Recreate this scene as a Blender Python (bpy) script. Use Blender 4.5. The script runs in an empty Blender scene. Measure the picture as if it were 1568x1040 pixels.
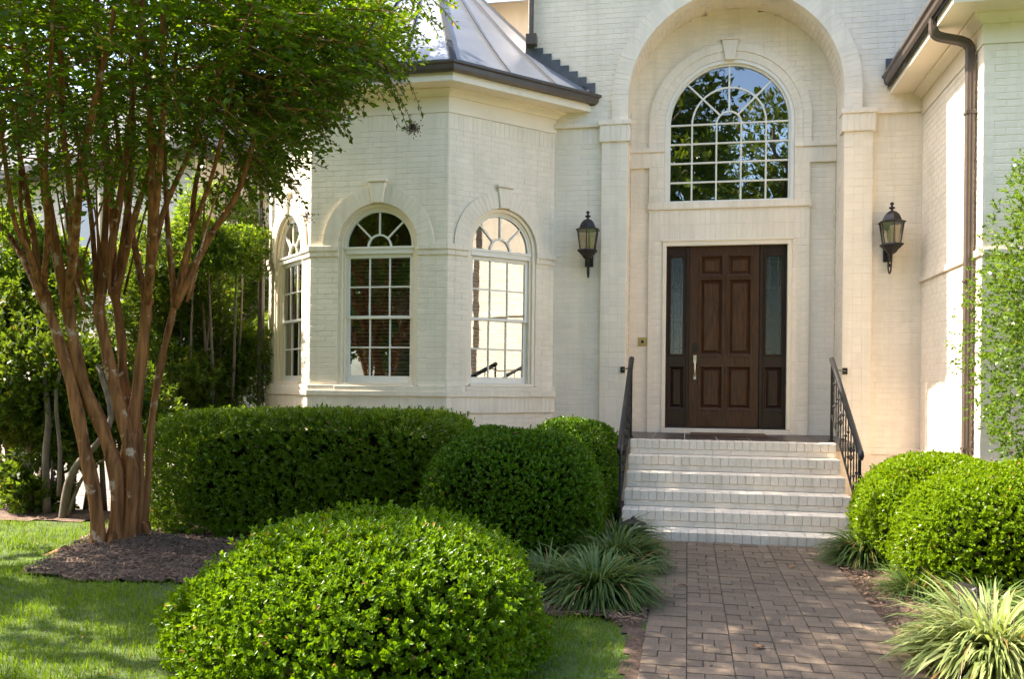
import bpy, math, random
import numpy as np
from mathutils import Vector, Matrix
random.seed(7); rng = np.random.default_rng(11)
S = bpy.context.scene
C = S.collection
R = math.radians
# ---------------------------------------------------------------- camera, sky, sun, exposure
F_PX, CX, CY, RHO, TH, HC = 1345.0, 784.0, 592.0, 0.0105, R(11.27), 1.5
cam = bpy.data.cameras.new('camera'); camo = bpy.data.objects.new('camera', cam); C.objects.link(camo)
cam.sensor_width = 36.0; cam.lens = 36.0 * F_PX / 1568.0
cam.shift_y = (CY - 520.0) / 1568.0; cam.clip_start = 0.05; cam.clip_end = 900
camo.matrix_world = (Matrix.Translation((0, 0, HC)) @ Matrix.Rotation(TH, 4, 'Z') @ Matrix.Rotation(R(90), 4, 'X')
                     @ Matrix.Rotation(RHO, 4, 'Z'))
S.camera = camo
S.render.resolution_x, S.render.resolution_y = 1024, 680
SUN_E = R(50.0)
to_sun = Vector((-math.cos(SUN_E), 0.035, math.sin(SUN_E))).normalized()
W = bpy.data.worlds.new('World'); S.world = W; W.use_nodes = True
nt = W.node_tree; bg = nt.nodes['Background']
sky = nt.nodes.new('ShaderNodeTexSky'); sky.sky_type = 'NISHITA'; sky.sun_disc = False
sky.sun_elevation = SUN_E; sky.sun_rotation = math.atan2(to_sun.x, to_sun.y)
sky.air_density = 1.0; sky.dust_density = 2.4; sky.ozone_density = 2.0
nt.links.new(sky.outputs[0], bg.inputs[0]); bg.inputs[1].default_value = 0.15
sl = bpy.data.lights.new('sun', 'SUN'); sl.energy = 4.6; sl.angle = R(0.5); sl.color = (1.0, 0.92, 0.80)
slo = bpy.data.objects.new('sun', sl); C.objects.link(slo)
slo.rotation_euler = to_sun.to_track_quat('Z', 'Y').to_euler(); slo.location = (-20, 8, 25)
S.view_settings.view_transform = 'Standard'; S.view_settings.look = 'None'
S.view_settings.gamma = 1.0; S.view_settings.use_curve_mapping = False
S.view_settings.exposure = 2.12
S.render.engine = 'CYCLES'
S.cycles.max_bounces = 8; S.cycles.diffuse_bounces = 4; S.cycles.transparent_max_bounces = 24

def ray(x, y):
    u, v = x - CX, y - CY
    c, s = math.cos(RHO), math.sin(RHO)
    u, v = (c * u + s * v) / F_PX, (-s * u + c * v) / F_PX
    return (-math.sin(TH) + u * math.cos(TH), math.cos(TH) + u * math.sin(TH), -v)
def at_y(x, y, Y):
    r = ray(x, y); t = Y / r[1]; return (r[0] * t, Y, HC + r[2] * t)
def pix(P):
    P = np.atleast_2d(P); X, Y, Z = P[:, 0], P[:, 1], P[:, 2]
    d = np.maximum(-X * math.sin(TH) + Y * math.cos(TH), 1e-3)
    u = (X * math.cos(TH) + Y * math.sin(TH)) / d * F_PX; v = -(Z - HC) / d * F_PX
    c, s = math.cos(RHO), math.sin(RHO)
    return CX + c * u - s * v, CY + s * u + c * v, d

# ---------------------------------------------------------------- materials
def newmat(name):
    m = bpy.data.materials.new(name); m.use_nodes = True
    n = m.node_tree.nodes; n.clear()
    out = n.new('ShaderNodeOutputMaterial')
    return m, n, m.node_tree.links, out
def ramp(n, stops):
    r = n.new('ShaderNodeValToRGB'); e = r.color_ramp.elements
    while len(e) < len(stops): e.new(0.5)
    for k, (p, c) in enumerate(stops):
        e[k].position = p; e[k].color = (*c, 1)
    return r
def plain(name, col, *a, streak=0.0, **k):
    m = plain0(name, col, *a, **k)
    if streak:
        n, l = m.node_tree.nodes, m.node_tree.links; b = next(x for x in n if x.type == 'BSDF_PRINCIPLED'); src = b.inputs['Base Color'].links[0].from_socket
        g = n.new('ShaderNodeNewGeometry'); mp = n.new('ShaderNodeMapping'); mp.inputs['Scale'].default_value = (4.5, 4.5, 0.35); l.new(g.outputs['Position'], mp.inputs[0])
        no = n.new('ShaderNodeTexNoise'); no.inputs['Scale'].default_value = 1.6; no.inputs['Detail'].default_value = 7; no.inputs['Roughness'].default_value = .65; l.new(mp.outputs[0], no.inputs[0])
        r = ramp(n, [(0.48, (1, 1, 1)), (0.80, (1 - streak, 1 - streak * 1.05, 1 - streak * 1.25))]); l.new(no.outputs['Fac'], r.inputs[0])
        mx = n.new('ShaderNodeMixRGB'); mx.blend_type = 'MULTIPLY'; mx.inputs[0].default_value = 1; l.new(src, mx.inputs[1]); l.new(r.outputs[0], mx.inputs[2]); l.new(mx.outputs[0], b.inputs['Base Color'])
    return m
def plain0(name, col, rough=0.6, metal=0.0, var=0.12, scale=6.0, bump=0.15, bscale=60.0, coat=0.0, spec=0.5, stretch=None, dirt=None, island=0.0):
    m, n, l, out = newmat(name)
    b = n.new('ShaderNodeBsdfPrincipled'); l.new(b.outputs[0], out.inputs[0])
    tc = n.new('ShaderNodeTexCoord'); mp = n.new('ShaderNodeMapping')
    l.new(tc.outputs['Object'], mp.inputs[0])
    if stretch: mp.inputs['Scale'].default_value = stretch
    no = n.new('ShaderNodeTexNoise'); no.inputs['Scale'].default_value = scale; no.inputs['Detail'].default_value = 6
    l.new(mp.outputs[0], no.inputs[0])
    lo = tuple(c * (1 - var) for c in col); hi = tuple(min(1, c * (1 + var)) for c in col)
    st = [(0.3, lo), (0.7, hi)]
    rp = ramp(n, st); l.new(no.outputs['Fac'], rp.inputs[0])
    colout = rp.outputs[0]
    if dirt:
        n2 = n.new('ShaderNodeTexNoise'); n2.inputs['Scale'].default_value = dirt[1]; n2.inputs['Detail'].default_value = 8
        n2.inputs['Roughness'].default_value = 0.7
        l.new(tc.outputs['Object'], n2.inputs[0])
        r2 = ramp(n, [(dirt[2], (0, 0, 0)), (dirt[3], (1, 1, 1))]); l.new(n2.outputs['Fac'], r2.inputs[0])
        mx = n.new('ShaderNodeMixRGB'); l.new(r2.outputs[0], mx.inputs[0]); l.new(colout, mx.inputs[1]); mx.inputs[2].default_value = (*dirt[0], 1)
        colout = mx.outputs[0]
    if island:
        g = n.new('ShaderNodeNewGeometry'); oi = n.new('ShaderNodeObjectInfo')
        ad = n.new('ShaderNodeMath'); ad.operation = 'ADD'; l.new(g.outputs['Random Per Island'], ad.inputs[0]); l.new(oi.outputs['Random'], ad.inputs[1])
        fr = n.new('ShaderNodeMath'); fr.operation = 'FRACT'; l.new(ad.outputs[0], fr.inputs[0])
        mr = n.new('ShaderNodeMapRange'); mr.inputs[3].default_value = 1 - island; mr.inputs[4].default_value = 1 + island
        l.new(fr.outputs[0], mr.inputs[0])
        hs = n.new('ShaderNodeHueSaturation'); l.new(mr.outputs[0], hs.inputs['Value']); l.new(colout, hs.inputs['Color']); colout = hs.outputs[0]
    l.new(colout, b.inputs['Base Color'])
    b.inputs['Roughness'].default_value = rough; b.inputs['Metallic'].default_value = metal
    b.inputs['Specular IOR Level'].default_value = spec
    if coat: b.inputs['Coat Weight'].default_value = coat; b.inputs['Coat Roughness'].default_value = 0.15
    if bump:
        nb = n.new('ShaderNodeTexNoise'); nb.inputs['Scale'].default_value = bscale; nb.inputs['Detail'].default_value = 5
        l.new(mp.outputs[0], nb.inputs[0])
        bp = n.new('ShaderNodeBump'); bp.inputs['Strength'].default_value = bump; bp.inputs['Distance'].default_value = 0.01
        l.new(nb.outputs['Fac'], bp.inputs['Height']); l.new(bp.outputs[0], b.inputs['Normal'])
    return m
def leafmat(name, dark, light, trans=0.35, tcol=None, rough=0.30, spec=0.22, dead=0.012):
    m, n, l, out = newmat(name)
    g = n.new('ShaderNodeNewGeometry')
    rp = ramp(n, [(0.0, dark), (0.55, tuple((a + b) / 2 for a, b in zip(dark, light))), (1.0, light)])
    tc = n.new('ShaderNodeTexCoord'); no = n.new('ShaderNodeTexNoise'); no.inputs['Scale'].default_value = 3.5; no.inputs['Detail'].default_value = 3
    l.new(tc.outputs['Object'], no.inputs[0])
    mx = n.new('ShaderNodeMix'); mx.inputs[0].default_value = 0.45
    l.new(g.outputs['Random Per Island'], mx.inputs[2]); l.new(no.outputs['Fac'], mx.inputs[3]); l.new(mx.outputs[0], rp.inputs[0])
    b = n.new('ShaderNodeBsdfPrincipled'); b.inputs['Roughness'].default_value = rough; b.inputs['Specular IOR Level'].default_value = spec
    gt = n.new('ShaderNodeMath'); gt.operation = 'LESS_THAN'; gt.inputs[1].default_value = dead; l.new(g.outputs['Random Per Island'], gt.inputs[0])
    dm_ = n.new('ShaderNodeMixRGB'); l.new(gt.outputs[0], dm_.inputs[0]); l.new(rp.outputs[0], dm_.inputs[1]); dm_.inputs[2].default_value = (0.24, 0.15, 0.06, 1); rp = dm_
    l.new(rp.outputs[0], b.inputs['Base Color'])
    t = n.new('ShaderNodeBsdfTranslucent')
    hs = n.new('ShaderNodeMixRGB'); hs.blend_type = 'MULTIPLY'; hs.inputs[0].default_value = 1
    hs.inputs[2].default_value = (*(tcol or (1.9, 1.7, 0.7)), 1)
    l.new(rp.outputs[0], hs.inputs[1]); l.new(hs.outputs[0], t.inputs[0])
    ms = n.new('ShaderNodeMixShader'); ms.inputs[0].default_value = trans
    l.new(b.outputs[0], ms.inputs[1]); l.new(t.outputs[0], ms.inputs[2]); l.new(ms.outputs[0], out.inputs[0])
    return m
def glassmat(name, refl=0.3, tint=(0.85, 0.88, 0.86), wavy=0.0):
    m, n, l, out = newmat(name)
    g = n.new('ShaderNodeBsdfGlossy'); g.inputs['Roughness'].default_value = 0.0; g.inputs[0].default_value = (0.95, 0.97, 0.97, 1)
    t = n.new('ShaderNodeBsdfTransparent'); t.inputs[0].default_value = (*tint, 1)
    lw = n.new('ShaderNodeFresnel'); lw.inputs[0].default_value = 1.5
    ma = n.new('ShaderNodeMath'); ma.operation = 'ADD'; ma.use_clamp = True; ma.inputs[1].default_value = refl
    l.new(lw.outputs[0], ma.inputs[0])
    ms = n.new('ShaderNodeMixShader'); l.new(ma.outputs[0], ms.inputs[0]); l.new(t.outputs[0], ms.inputs[1]); l.new(g.outputs[0], ms.inputs[2])
    tc = n.new('ShaderNodeTexCoord'); no = n.new('ShaderNodeTexNoise'); no.inputs['Scale'].default_value = 40 if wavy > 0.1 else 2.2
    l.new(tc.outputs['Object'], no.inputs[0]); bp = n.new('ShaderNodeBump'); bp.inputs['Strength'].default_value = wavy if wavy else 0.05
    bp.inputs['Distance'].default_value = 0.01 if wavy > 0.1 else 0.02
    l.new(no.outputs['Fac'], bp.inputs['Height']); l.new(bp.outputs[0], g.inputs['Normal'])
    l.new(ms.outputs[0], out.inputs[0])
    return m
WALLC = (0.865, 0.742, 0.585)
M = {}
M['brick'] = plain('painted_brick', WALLC, 0.55, var=0.06, scale=1.6, bump=0.35, bscale=45, dirt=((0.56, 0.47, 0.34), 1.3, 0.60, 0.86), island=0.03, streak=0.17)
M['mortar'] = plain('painted_mortar', tuple(c * 0.97 for c in WALLC), 0.7, var=0.08, scale=9, bump=0.4, bscale=80)
M['stepbrick'] = plain('painted_step_brick', (0.81, 0.70, 0.555), 0.55, var=0.06, scale=3, bump=0.4, bscale=45, dirt=((0.42, 0.36, 0.28), 4.0, 0.62, 0.9), island=0.02, streak=0.2)
M['trim'] = plain('painted_trim', (0.86, 0.73, 0.555), 0.45, var=0.04, scale=3, bump=0.06, dirt=((0.55, 0.47, 0.33), 2.2, 0.62, 0.9))
M['sash'] = plain('sash_paint', (0.83, 0.765, 0.66), 0.4, var=0.03, bump=0.04)
M['roof'] = plain('roof_metal', (0.24, 0.25, 0.28), 0.42, 0.30, var=0.08, scale=2.5, bump=0.05, bscale=8, dirt=((0.36, 0.34, 0.31), 1.6, 0.55, 0.8))
M['rib'] = plain('slate_blue_metal', (0.016, 0.019, 0.025), 0.75, 0.0, var=0.1)
M['gutter'] = plain('gutter_paint', (0.085, 0.062, 0.047), 0.38, var=0.15, scale=8, bump=0.03)
M['flash'] = plain('lead_flashing', (0.10, 0.10, 0.105), 0.5, 0.4, var=0.2, scale=9)
M['door'] = plain('stained_door_wood', (0.062, 0.024, 0.008), 0.34, var=0.55, scale=5, bump=0.12, bscale=30, coat=0.10, spec=0.3, stretch=(14, 14, 0.9))
M['doordark'] = plain('dark_door_wood', (0.030, 0.013, 0.006), 0.36, var=0.4, scale=5, bump=0.1, bscale=30, coat=0.1, spec=0.3, stretch=(14, 14, 0.9))
M['nickel'] = plain('satin_nickel', (0.62, 0.58, 0.50), 0.28, 1.0, var=0.05, bump=0)
M['brass'] = plain('aged_brass', (0.50, 0.37, 0.15), 0.4, 0.8, var=0.15, bump=0.05)
M['black'] = plain('black_iron', (0.018, 0.016, 0.015), 0.42, 0.2, var=0.3, scale=20, bump=0.2, bscale=120)
M['bronze'] = plain('oiled_bronze', (0.030, 0.024, 0.020), 0.45, 0.3, var=0.3, scale=20, bump=0.1)
M['came'] = plain('lead_came', (0.12, 0.12, 0.12), 0.4, 0.7)
M['tile'] = plain('landing_tile', (0.070, 0.048, 0.038), 0.38, var=0.35, scale=5, bump=0.1, island=0.15)
M['grout'] = plain('grout', (0.30, 0.26, 0.22), 0.8)
M['paver'] = plain('concrete_paver', (0.165, 0.113, 0.070), 0.78, var=0.28, scale=7, bump=0.6, bscale=110, island=0.17, dirt=((0.15, 0.125, 0.10), 2.2, 0.50, 0.85))
M['joint'] = plain('paver_joint_sand', (0.070, 0.058, 0.042), 0.95, var=0.4, scale=30)
M['soil'] = plain('mulch', (0.088, 0.050, 0.029), 0.95, var=0.5, scale=25, bump=1.0, bscale=60)
M['chip'] = plain('mulch_chip', (0.15, 0.092, 0.056), 0.9, var=0.4, scale=20, island=0.5)
M['straw'] = plain('leaf_litter', (0.12, 0.07, 0.042), 0.95, var=0.5, scale=16, bump=1.0, bscale=40)
M['lawn'] = plain('lawn_ground', (0.060, 0.090, 0.012), 0.95, var=0.4, scale=5, bump=0.8, bscale=70)
M['bark'] = plain('crape_bark', (0.235, 0.098, 0.033), 0.75, spec=0.12, var=0.62, scale=2.6, bump=0.7, bscale=6, stretch=(9.0, 9.0, 0.7), dirt=((0.45, 0.31, 0.20), 6.0, 0.58, 0.62))
M['bark2'] = plain('shrub_bark', (0.16, 0.115, 0.08), 0.8, var=0.4, scale=9, bump=0.5, bscale=40, stretch=(2, 2, .6))
M['core'] = plain('shade_core_dark', (0.010, 0.012, 0.004), 1.0, spec=0.0, var=0.5, scale=30, bump=0.6)  # near-black: the shade inside the bushes is put into the colour
M['mat'] = plain('coir_mat', (0.09, 0.05, 0.025), 0.95, var=0.3, scale=90, bump=0.7, bscale=200)
M['dead'] = plain('dead_leaf', (0.24, 0.11, 0.045), 0.7, var=0.4, scale=30)
M['pod'] = plain('seed_pod', (0.10, 0.065, 0.035), 0.7, var=0.5, scale=30, island=0.4)
M['interior'] = plain('dim_interior', (0.022, 0.022, 0.020), 0.95, spec=0.1)  # near-black, so the unlit look of the rooms sits in the colour
M['blind'] = plain('blind_slat', (0.62, 0.58, 0.50), 0.6, bump=0)
M['shingle'] = plain('grey_shingle', (0.075, 0.072, 0.07), 0.9, var=0.4, scale=12, bump=0.5, island=0.2)
M['neighbor'] = plain('neighbour_paint', (0.60, 0.54, 0.45), 0.6, var=0.06, scale=3, bump=0.3, island=0.05)
M['greybox'] = plain('grey_box', (0.30, 0.30, 0.29), 0.5)
M['glass'] = glassmat('window_glass', 0.19)
M['leaded'] = glassmat('textured_glass', 0.06, (0.22, 0.26, 0.15), 0.12)
M['lampglass'] = glassmat('lamp_glass', 0.10, (0.80, 0.74, 0.62), 0.3)
M['candle'] = plain('candle_sleeve', (0.55, 0.46, 0.34), 0.5)
M['lf_front'] = leafmat('holly_leaf', (0.060, 0.125, 0.003), (0.150, 0.250, 0.006), 0.38)
M['lf_box'] = leafmat('boxwood_leaf', (0.040, 0.100, 0.004), (0.125, 0.230, 0.010), 0.32)
M['lf_boxr'] = leafmat('boxwood_leaf_sunlit', (0.075, 0.140, 0.003), (0.190, 0.285, 0.008), 0.42)  # brighter boxwood copy: sunlight on the right bushes put into the leaf colour
M['lf_hedge'] = leafmat('azalea_leaf', (0.060, 0.115, 0.005), (0.150, 0.235, 0.012), 0.35)
M['lf_crape'] = leafmat('crape_leaf', (0.032, 0.074, 0.006), (0.105, 0.165, 0.010), 0.50, (2.2, 2.0, 0.5))
M['lf_shrub'] = leafmat('shrub_leaf', (0.055, 0.105, 0.012), (0.165, 0.24, 0.030), 0.48, (2.1, 1.9, 0.6))
M['lf_dark'] = leafmat('dark_leaf', (0.042, 0.082, 0.010), (0.125, 0.180, 0.020), 0.46)
M['lf_oak'] = leafmat('oak_leaf', (0.050, 0.080, 0.012), (0.130, 0.170, 0.025), 0.42)
M['lf_holly'] = leafmat('tall_holly_leaf', (0.060, 0.120, 0.012), (0.16, 0.25, 0.03), 0.38)
M['lf_liri'] = leafmat('liriope_blade', (0.040, 0.080, 0.018), (0.15, 0.205, 0.055), 0.3, (1.5, 1.5, 0.8), dead=0.07)
M['lf_var'] = leafmat('variegated_blade', (0.12, 0.19, 0.035), (0.46, 0.47, 0.20), 0.35, (1.3, 1.3, 0.8), dead=0.05)
M['lf_grass'] = leafmat('grass_blade', (0.075, 0.140, 0.008), (0.205, 0.280, 0.022), 0.42, (1.6, 1.6, 0.6), 0.6, 0.08)

# ---------------------------------------------------------------- mesh helpers
class MB:
    def __init__(s): s.v = []; s.f = []
    def add(s, vs, fs):
        o = len(s.v); s.v += [tuple(p) for p in vs]; s.f += [tuple(i + o for i in f) for f in fs]
    def box(s, x0, x1, y0, y1, z0, z1):
        s.add([(x0, y0, z0), (x1, y0, z0), (x1, y1, z0), (x0, y1, z0), (x0, y0, z1), (x1, y0, z1), (x1, y1, z1), (x0, y1, z1)],
              [(0, 3, 2, 1), (4, 5, 6, 7), (0, 1, 5, 4), (1, 2, 6, 5), (2, 3, 7, 6), (3, 0, 4, 7)])
    def fbox(s, fr, u0, u1, v0, v1, p0, p1, ch=0.0):
        s.poly(fr, [(u0, v0), (u1, v0), (u1, v1), (u0, v1)], p0, p1, ch)
    def poly(s, fr, uv, p0, p1, ch=0.0):
        # convex polygon in the wall frame (anticlockwise seen from outside), extruded p0..p1, chamfered front
        n = len(uv); cu = sum(a for a, b in uv) / n; cv = sum(b for a, b in uv) / n
        vs = [fr(u, v, p0) for u, v in uv] + [fr(u, v, p1 - ch) for u, v in uv]
        fs = [(i, (i + 1) % n, n + (i + 1) % n, n + i) for i in range(n)]
        k = n
        if ch:
            def inn(u, v):
                du, dv = u - cu, v - cv
                return (u - math.copysign(min(ch, abs(du)), du), v - math.copysign(min(ch, abs(dv)), dv))
            vs += [fr(*inn(u, v), p1) for u, v in uv]
            fs += [(n + i, n + (i + 1) % n, 2 * n + (i + 1) % n, 2 * n + i) for i in range(n)]; k = 2 * n
        fs.append(tuple(k + i for i in range(n))); fs.append(tuple(reversed(range(n))))
        s.add(vs, fs)
    def band(s, fr, cu, Ro, Ri, vb, vs_, p0, p1, n=28, a0=0.0, a1=math.pi):
        # arch band: legs from vb up to the springing vs_, then an arc; Ro outer, Ri inner
        out, inn = [], []
        if vb < vs_ - 1e-6: out.append((cu + Ro, vb)); inn.append((cu + Ri, vb))
        for k in range(n + 1):
            a = a0 + (a1 - a0) * k / n
            out.append((cu + Ro * math.cos(a), vs_ + Ro * math.sin(a))); inn.append((cu + Ri * math.cos(a), vs_ + Ri * math.sin(a)))
        if vb < vs_ - 1e-6: out.append((cu - Ro, vb)); inn.append((cu - Ri, vb))
        m = len(out)
        vs = [fr(*q, p1) for q in out] + [fr(*q, p1) for q in inn] + [fr(*q, p0) for q in out] + [fr(*q, p0) for q in inn]
        fs = []
        for k in range(m - 1):
            fs += [(k, k + 1, m + k + 1, m + k), (2 * m + k, 3 * m + k, 3 * m + k + 1, 2 * m + k + 1),
                   (k, 2 * m + k, 2 * m + k + 1, k + 1), (m + k, m + k + 1, 3 * m + k + 1, 3 * m + k)]
        for k in (0, m - 1): fs.append((k, m + k, 3 * m + k, 2 * m + k))
        s.add(vs, fs)
    def tube(s, pts, rad, n=8, cap=True):
        pts = [Vector(p) for p in pts]
        if not hasattr(rad, '__len__'): rad = [rad] * len(pts)
        o = len(s.v); prev = None
        for i, p in enumerate(pts):
            d = (pts[min(i + 1, len(pts) - 1)] - pts[max(i - 1, 0)]).normalized()
            if prev is None:
                a = d.cross(Vector((0, 0, 1)) if abs(d.z) < 0.9 else Vector((1, 0, 0))).normalized()
            else:
                a = (prev - d * prev.dot(d)).normalized()
            prev = a; b = d.cross(a)
            for k in range(n):
                t = 2 * math.pi * k / n
                s.v.append(tuple(p + (a * math.cos(t) + b * math.sin(t)) * rad[i]))
        for i in range(len(pts) - 1):
            for k in range(n):
                s.f.append((o + i * n + k, o + i * n + (k + 1) % n, o + (i + 1) * n + (k + 1) % n, o + (i + 1) * n + k))
        if cap:
            s.f.append(tuple(o + k for k in reversed(range(n)))); s.f.append(tuple(o + (len(pts) - 1) * n + k for k in range(n)))
    def lathe(s, c, prof, n=12, rot=0.0):
        o = len(s.v)
        for r, z in prof:
            for k in range(n):
                a = 2 * math.pi * k / n + rot; s.v.append((c[0] + r * math.cos(a), c[1] + r * math.sin(a), c[2] + z))
        for i in range(len(prof) - 1):
            for k in range(n):
                s.f.append((o + i * n + k, o + i * n + (k + 1) % n, o + (i + 1) * n + (k + 1) % n, o + (i + 1) * n + k))
        s.f.append(tuple(o + k for k in reversed(range(n)))); s.f.append(tuple(o + (len(prof) - 1) * n + k for k in range(n)))
    def sweep(s, path, prof, closed_prof=True):
        # profile (o outward, z) along a plan path of points; outward is to the right of travel; mitred
        P = [Vector((p[0], p[1])) for p in path]; nrm = []
        for i in range(len(P) - 1):
            d = (P[i + 1] - P[i]).normalized(); nrm.append(Vector((d.y, -d.x)))
        off = []
        for i in range(len(P)):
            if i == 0: off.append(nrm[0])
            elif i == len(P) - 1: off.append(nrm[-1])
            else:
                b = (nrm[i - 1] + nrm[i]).normalized(); off.append(b / b.dot(nrm[i]))
        ends = path[0][2:] if len(path[0]) > 2 else None
        o = len(s.v); m = len(prof)
        for i in range(len(P)):
            v = off[i] if len(path[i]) < 4 else Vector(path[i][2:4])
            for (a, z) in prof:
                q = P[i] + v * a; s.v.append((q.x, q.y, z))
        for i in range(len(P) - 1):
            for k in range(m if closed_prof else m - 1):
                k2 = (k + 1) % m
                s.f.append((o + i * m + k, o + (i + 1) * m + k, o + (i + 1) * m + k2, o + i * m + k2))
        if closed_prof:
            s.f.append(tuple(o + k for k in range(m))); s.f.append(tuple(o + (len(P) - 1) * m + k for k in reversed(range(m))))
    def build(s, name, mat, parent=None, smooth=False):
        me = bpy.data.meshes.new(name); me.from_pydata(s.v, [], s.f); me.update()
        if smooth:
            me.polygons.foreach_set('use_smooth', [True] * len(me.polygons))
        return link(name, me, mat, parent)
ORG = {}
def link(name, me, mat, parent=None):
    if mat is not None:
        me.materials.clear(); me.materials.append(M[mat] if isinstance(mat, str) else mat)
    o = bpy.data.objects.new(name, me); C.objects.link(o)
    attach(o, parent); return o
def attach(o, parent):
    if parent is not None:
        o.parent = parent
        if parent.name in ORG: o.matrix_parent_inverse = Matrix.Translation(-ORG[parent.name])
def thing(name, label, cat, loc, group=None):
    e = bpy.data.objects.new(name, None); C.objects.link(e); e.location = loc; e.empty_display_size = 0.2
    ORG[e.name] = Vector(loc); tag(e, label, cat, group); return e
def tag(o, label, cat, group=None):
    o['label'] = label; o['category'] = cat
    if group: o['group'] = group
    return o
def frame(O, U, N):
    O, U, N = Vector((O[0], O[1], 0)), Vector((*U, 0)).normalized(), Vector((*N, 0)).normalized()
    def fr(u, v, p): 
        q = O + U * u + N * p; return (q.x, q.y, v)
    return fr
def np_mesh(name, V, Fq, mat, parent=None):
    V = np.ascontiguousarray(V, dtype=np.float32); Fq = np.ascontiguousarray(Fq, dtype=np.int32)
    me = bpy.data.meshes.new(name); k = Fq.shape[1]
    me.vertices.add(len(V)); me.vertices.foreach_set('co', V.ravel())
    me.loops.add(Fq.size); me.loops.foreach_set('vertex_index', Fq.ravel())
    me.polygons.add(len(Fq)); me.polygons.foreach_set('loop_start', np.arange(0, Fq.size, k, dtype=np.int32))
    me.polygons.foreach_set('loop_total', np.full(len(Fq), k, dtype=np.int32))
    me.update(calc_edges=True)
    return link(name, me, mat, parent)
def unit(v): return v / np.maximum(np.linalg.norm(v, axis=-1, keepdims=True), 1e-9)

# ================================================================ GROUND
YF, YW, YB = 11.65, 12.2, 10.495
def sstep(t): t = np.clip(t, 0, 1); return t * t * (3 - 2 * t)
def gz(x, y):
    return -0.95 * sstep((np.asarray(y) - 8.6) / 4.4) * sstep((-5.6 - np.asarray(x)) / 1.2)
xs = np.concatenate([[-300, -120, -50, -25], np.arange(-16, 8.01, 0.4), [12, 25, 60, 150, 300]])
ys = np.concatenate([[-300, -120, -50, -20, -8], np.arange(-2, 16.01, 0.4), [22, 40, 90, 180, 320]])
GX, GY = np.meshgrid(xs, ys); GZ = gz(GX, GY)
nx, ny = len(xs), len(ys)
idx = np.arange(nx * ny).reshape(ny, nx)
Fq = np.stack([idx[:-1, :-1], idx[:-1, 1:], idx[1:, 1:], idx[1:, :-1]], -1).reshape(-1, 4)
g = np_mesh('ground', np.stack([GX, GY, GZ], -1).reshape(-1, 3), Fq, 'lawn'); g['kind'] = 'structure'

def inpoly(x, y, poly):
    x = np.asarray(x); y = np.asarray(y); r = np.zeros(x.shape, bool); n = len(poly)
    for i in range(n):
        (x0, y0), (x1, y1) = poly[i], poly[(i + 1) % n]
        if y0 == y1: continue
        c = ((y0 > y) != (y1 > y)) & (x < (x1 - x0) * (y - y0) / (y1 - y0) + x0)
        r ^= c
    return r
def wob(x, y, s=1.0, k=3):
    r = 0
    for i in range(k):
        f = s * (1.7 ** i); r = r + np.sin(x * f * 1.3 + y * f * 0.7 + i * 2.1) * np.cos(y * f * 1.1 - x * f * 0.6 + i) / (1.5 ** i)
    return r
PX0, PX1, PY0, PY1 = -0.235, 1.255, 0.9, 8.69
BED_L = [(-5.05, 5.95), (-4.4, 5.78), (-3.6, 5.95), (-2.5, 5.8), (-0.95, 5.60), (-0.5, 5.66), (-0.34, 5.3), (-0.31, 3.6), (-0.18, 3.6),
         (-0.18, 8.60), (-0.66, 8.72), (-0.66, 11.6), (-5.9, 11.6), (-6.3, 9.4), (-5.75, 7.9), (-5.35, 6.9)]
BED_R = [(1.20, 2.6), (1.20, 8.60), (1.66, 8.72), (1.66, 11.6), (2.8, 11.6), (2.8, 9.3), (6.5, 9.3), (6.5, 2.6)]
BED_B = [(-11, 7.6), (-8.2, 8.0), (-6.4, 8.2), (-5.9, 8.4), (-6.2, 10.2), (-6.6, 13.0), (-14, 14.2), (-14, 8)]
def mound(x, y):
    return 0.08 * np.exp(-((x + 4.8) ** 2 / 0.30 + (y - 7.0) ** 2 / 0.30))
def bedsheet(name, poly, mat, zoff, cell=0.055):
    x0, x1 = min(p[0] for p in poly), max(p[0] for p in poly); y0, y1 = min(p[1] for p in poly), max(p[1] for p in poly)
    gx = np.arange(x0 - cell, x1 + 2 * cell, cell); gy = np.arange(y0 - cell, y1 + 2 * cell, cell)
    XX, YY = np.meshgrid(gx, gy)
    ww = wob(XX, YY, 4.0) * 0.03
    keep = inpoly(XX + ww, YY + ww, poly)
    kk = keep[:-1, :-1] & keep[1:, 1:] & keep[1:, :-1] & keep[:-1, 1:]
    inner = keep.astype(float)
    for _ in range(6):
        pp = np.pad(inner, 1, mode='edge'); inner = np.minimum(inner, (pp[:-2, 1:-1] + pp[2:, 1:-1] + pp[1:-1, :-2] + pp[1:-1, 2:]) / 4)
    rise = np.clip(inner, 0, 1) * sstep((np.minimum(np.abs(XX - PX0), np.abs(XX - PX1)) / 0.25))
    Z = gz(XX, YY) + 0.004 + zoff * rise + rise * mound(XX, YY) + rise * (0.010 * wob(XX, YY, 9.0) + rng.normal(0, 0.005, XX.shape))
    I = np.arange(XX.size).reshape(XX.shape)
    Fq = np.stack([I[:-1, :-1], I[:-1, 1:], I[1:, 1:], I[1:, :-1]], -1)[kk]
    used, inv = np.unique(Fq, return_inverse=True)
    V = np.stack([XX, YY, Z], -1).reshape(-1, 3)[used]
    o = np_mesh(name, V, inv.reshape(-1, 4), mat); o['kind'] = 'structure'
    return o
bedsheet('mulch_bed', BED_L, 'soil', 0.030, 0.04)
bedsheet('mulch_bed', BED_R, 'soil', 0.030)
bedsheet('leaf_litter_bed', BED_B, 'straw', 0.025, 0.11)

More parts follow.
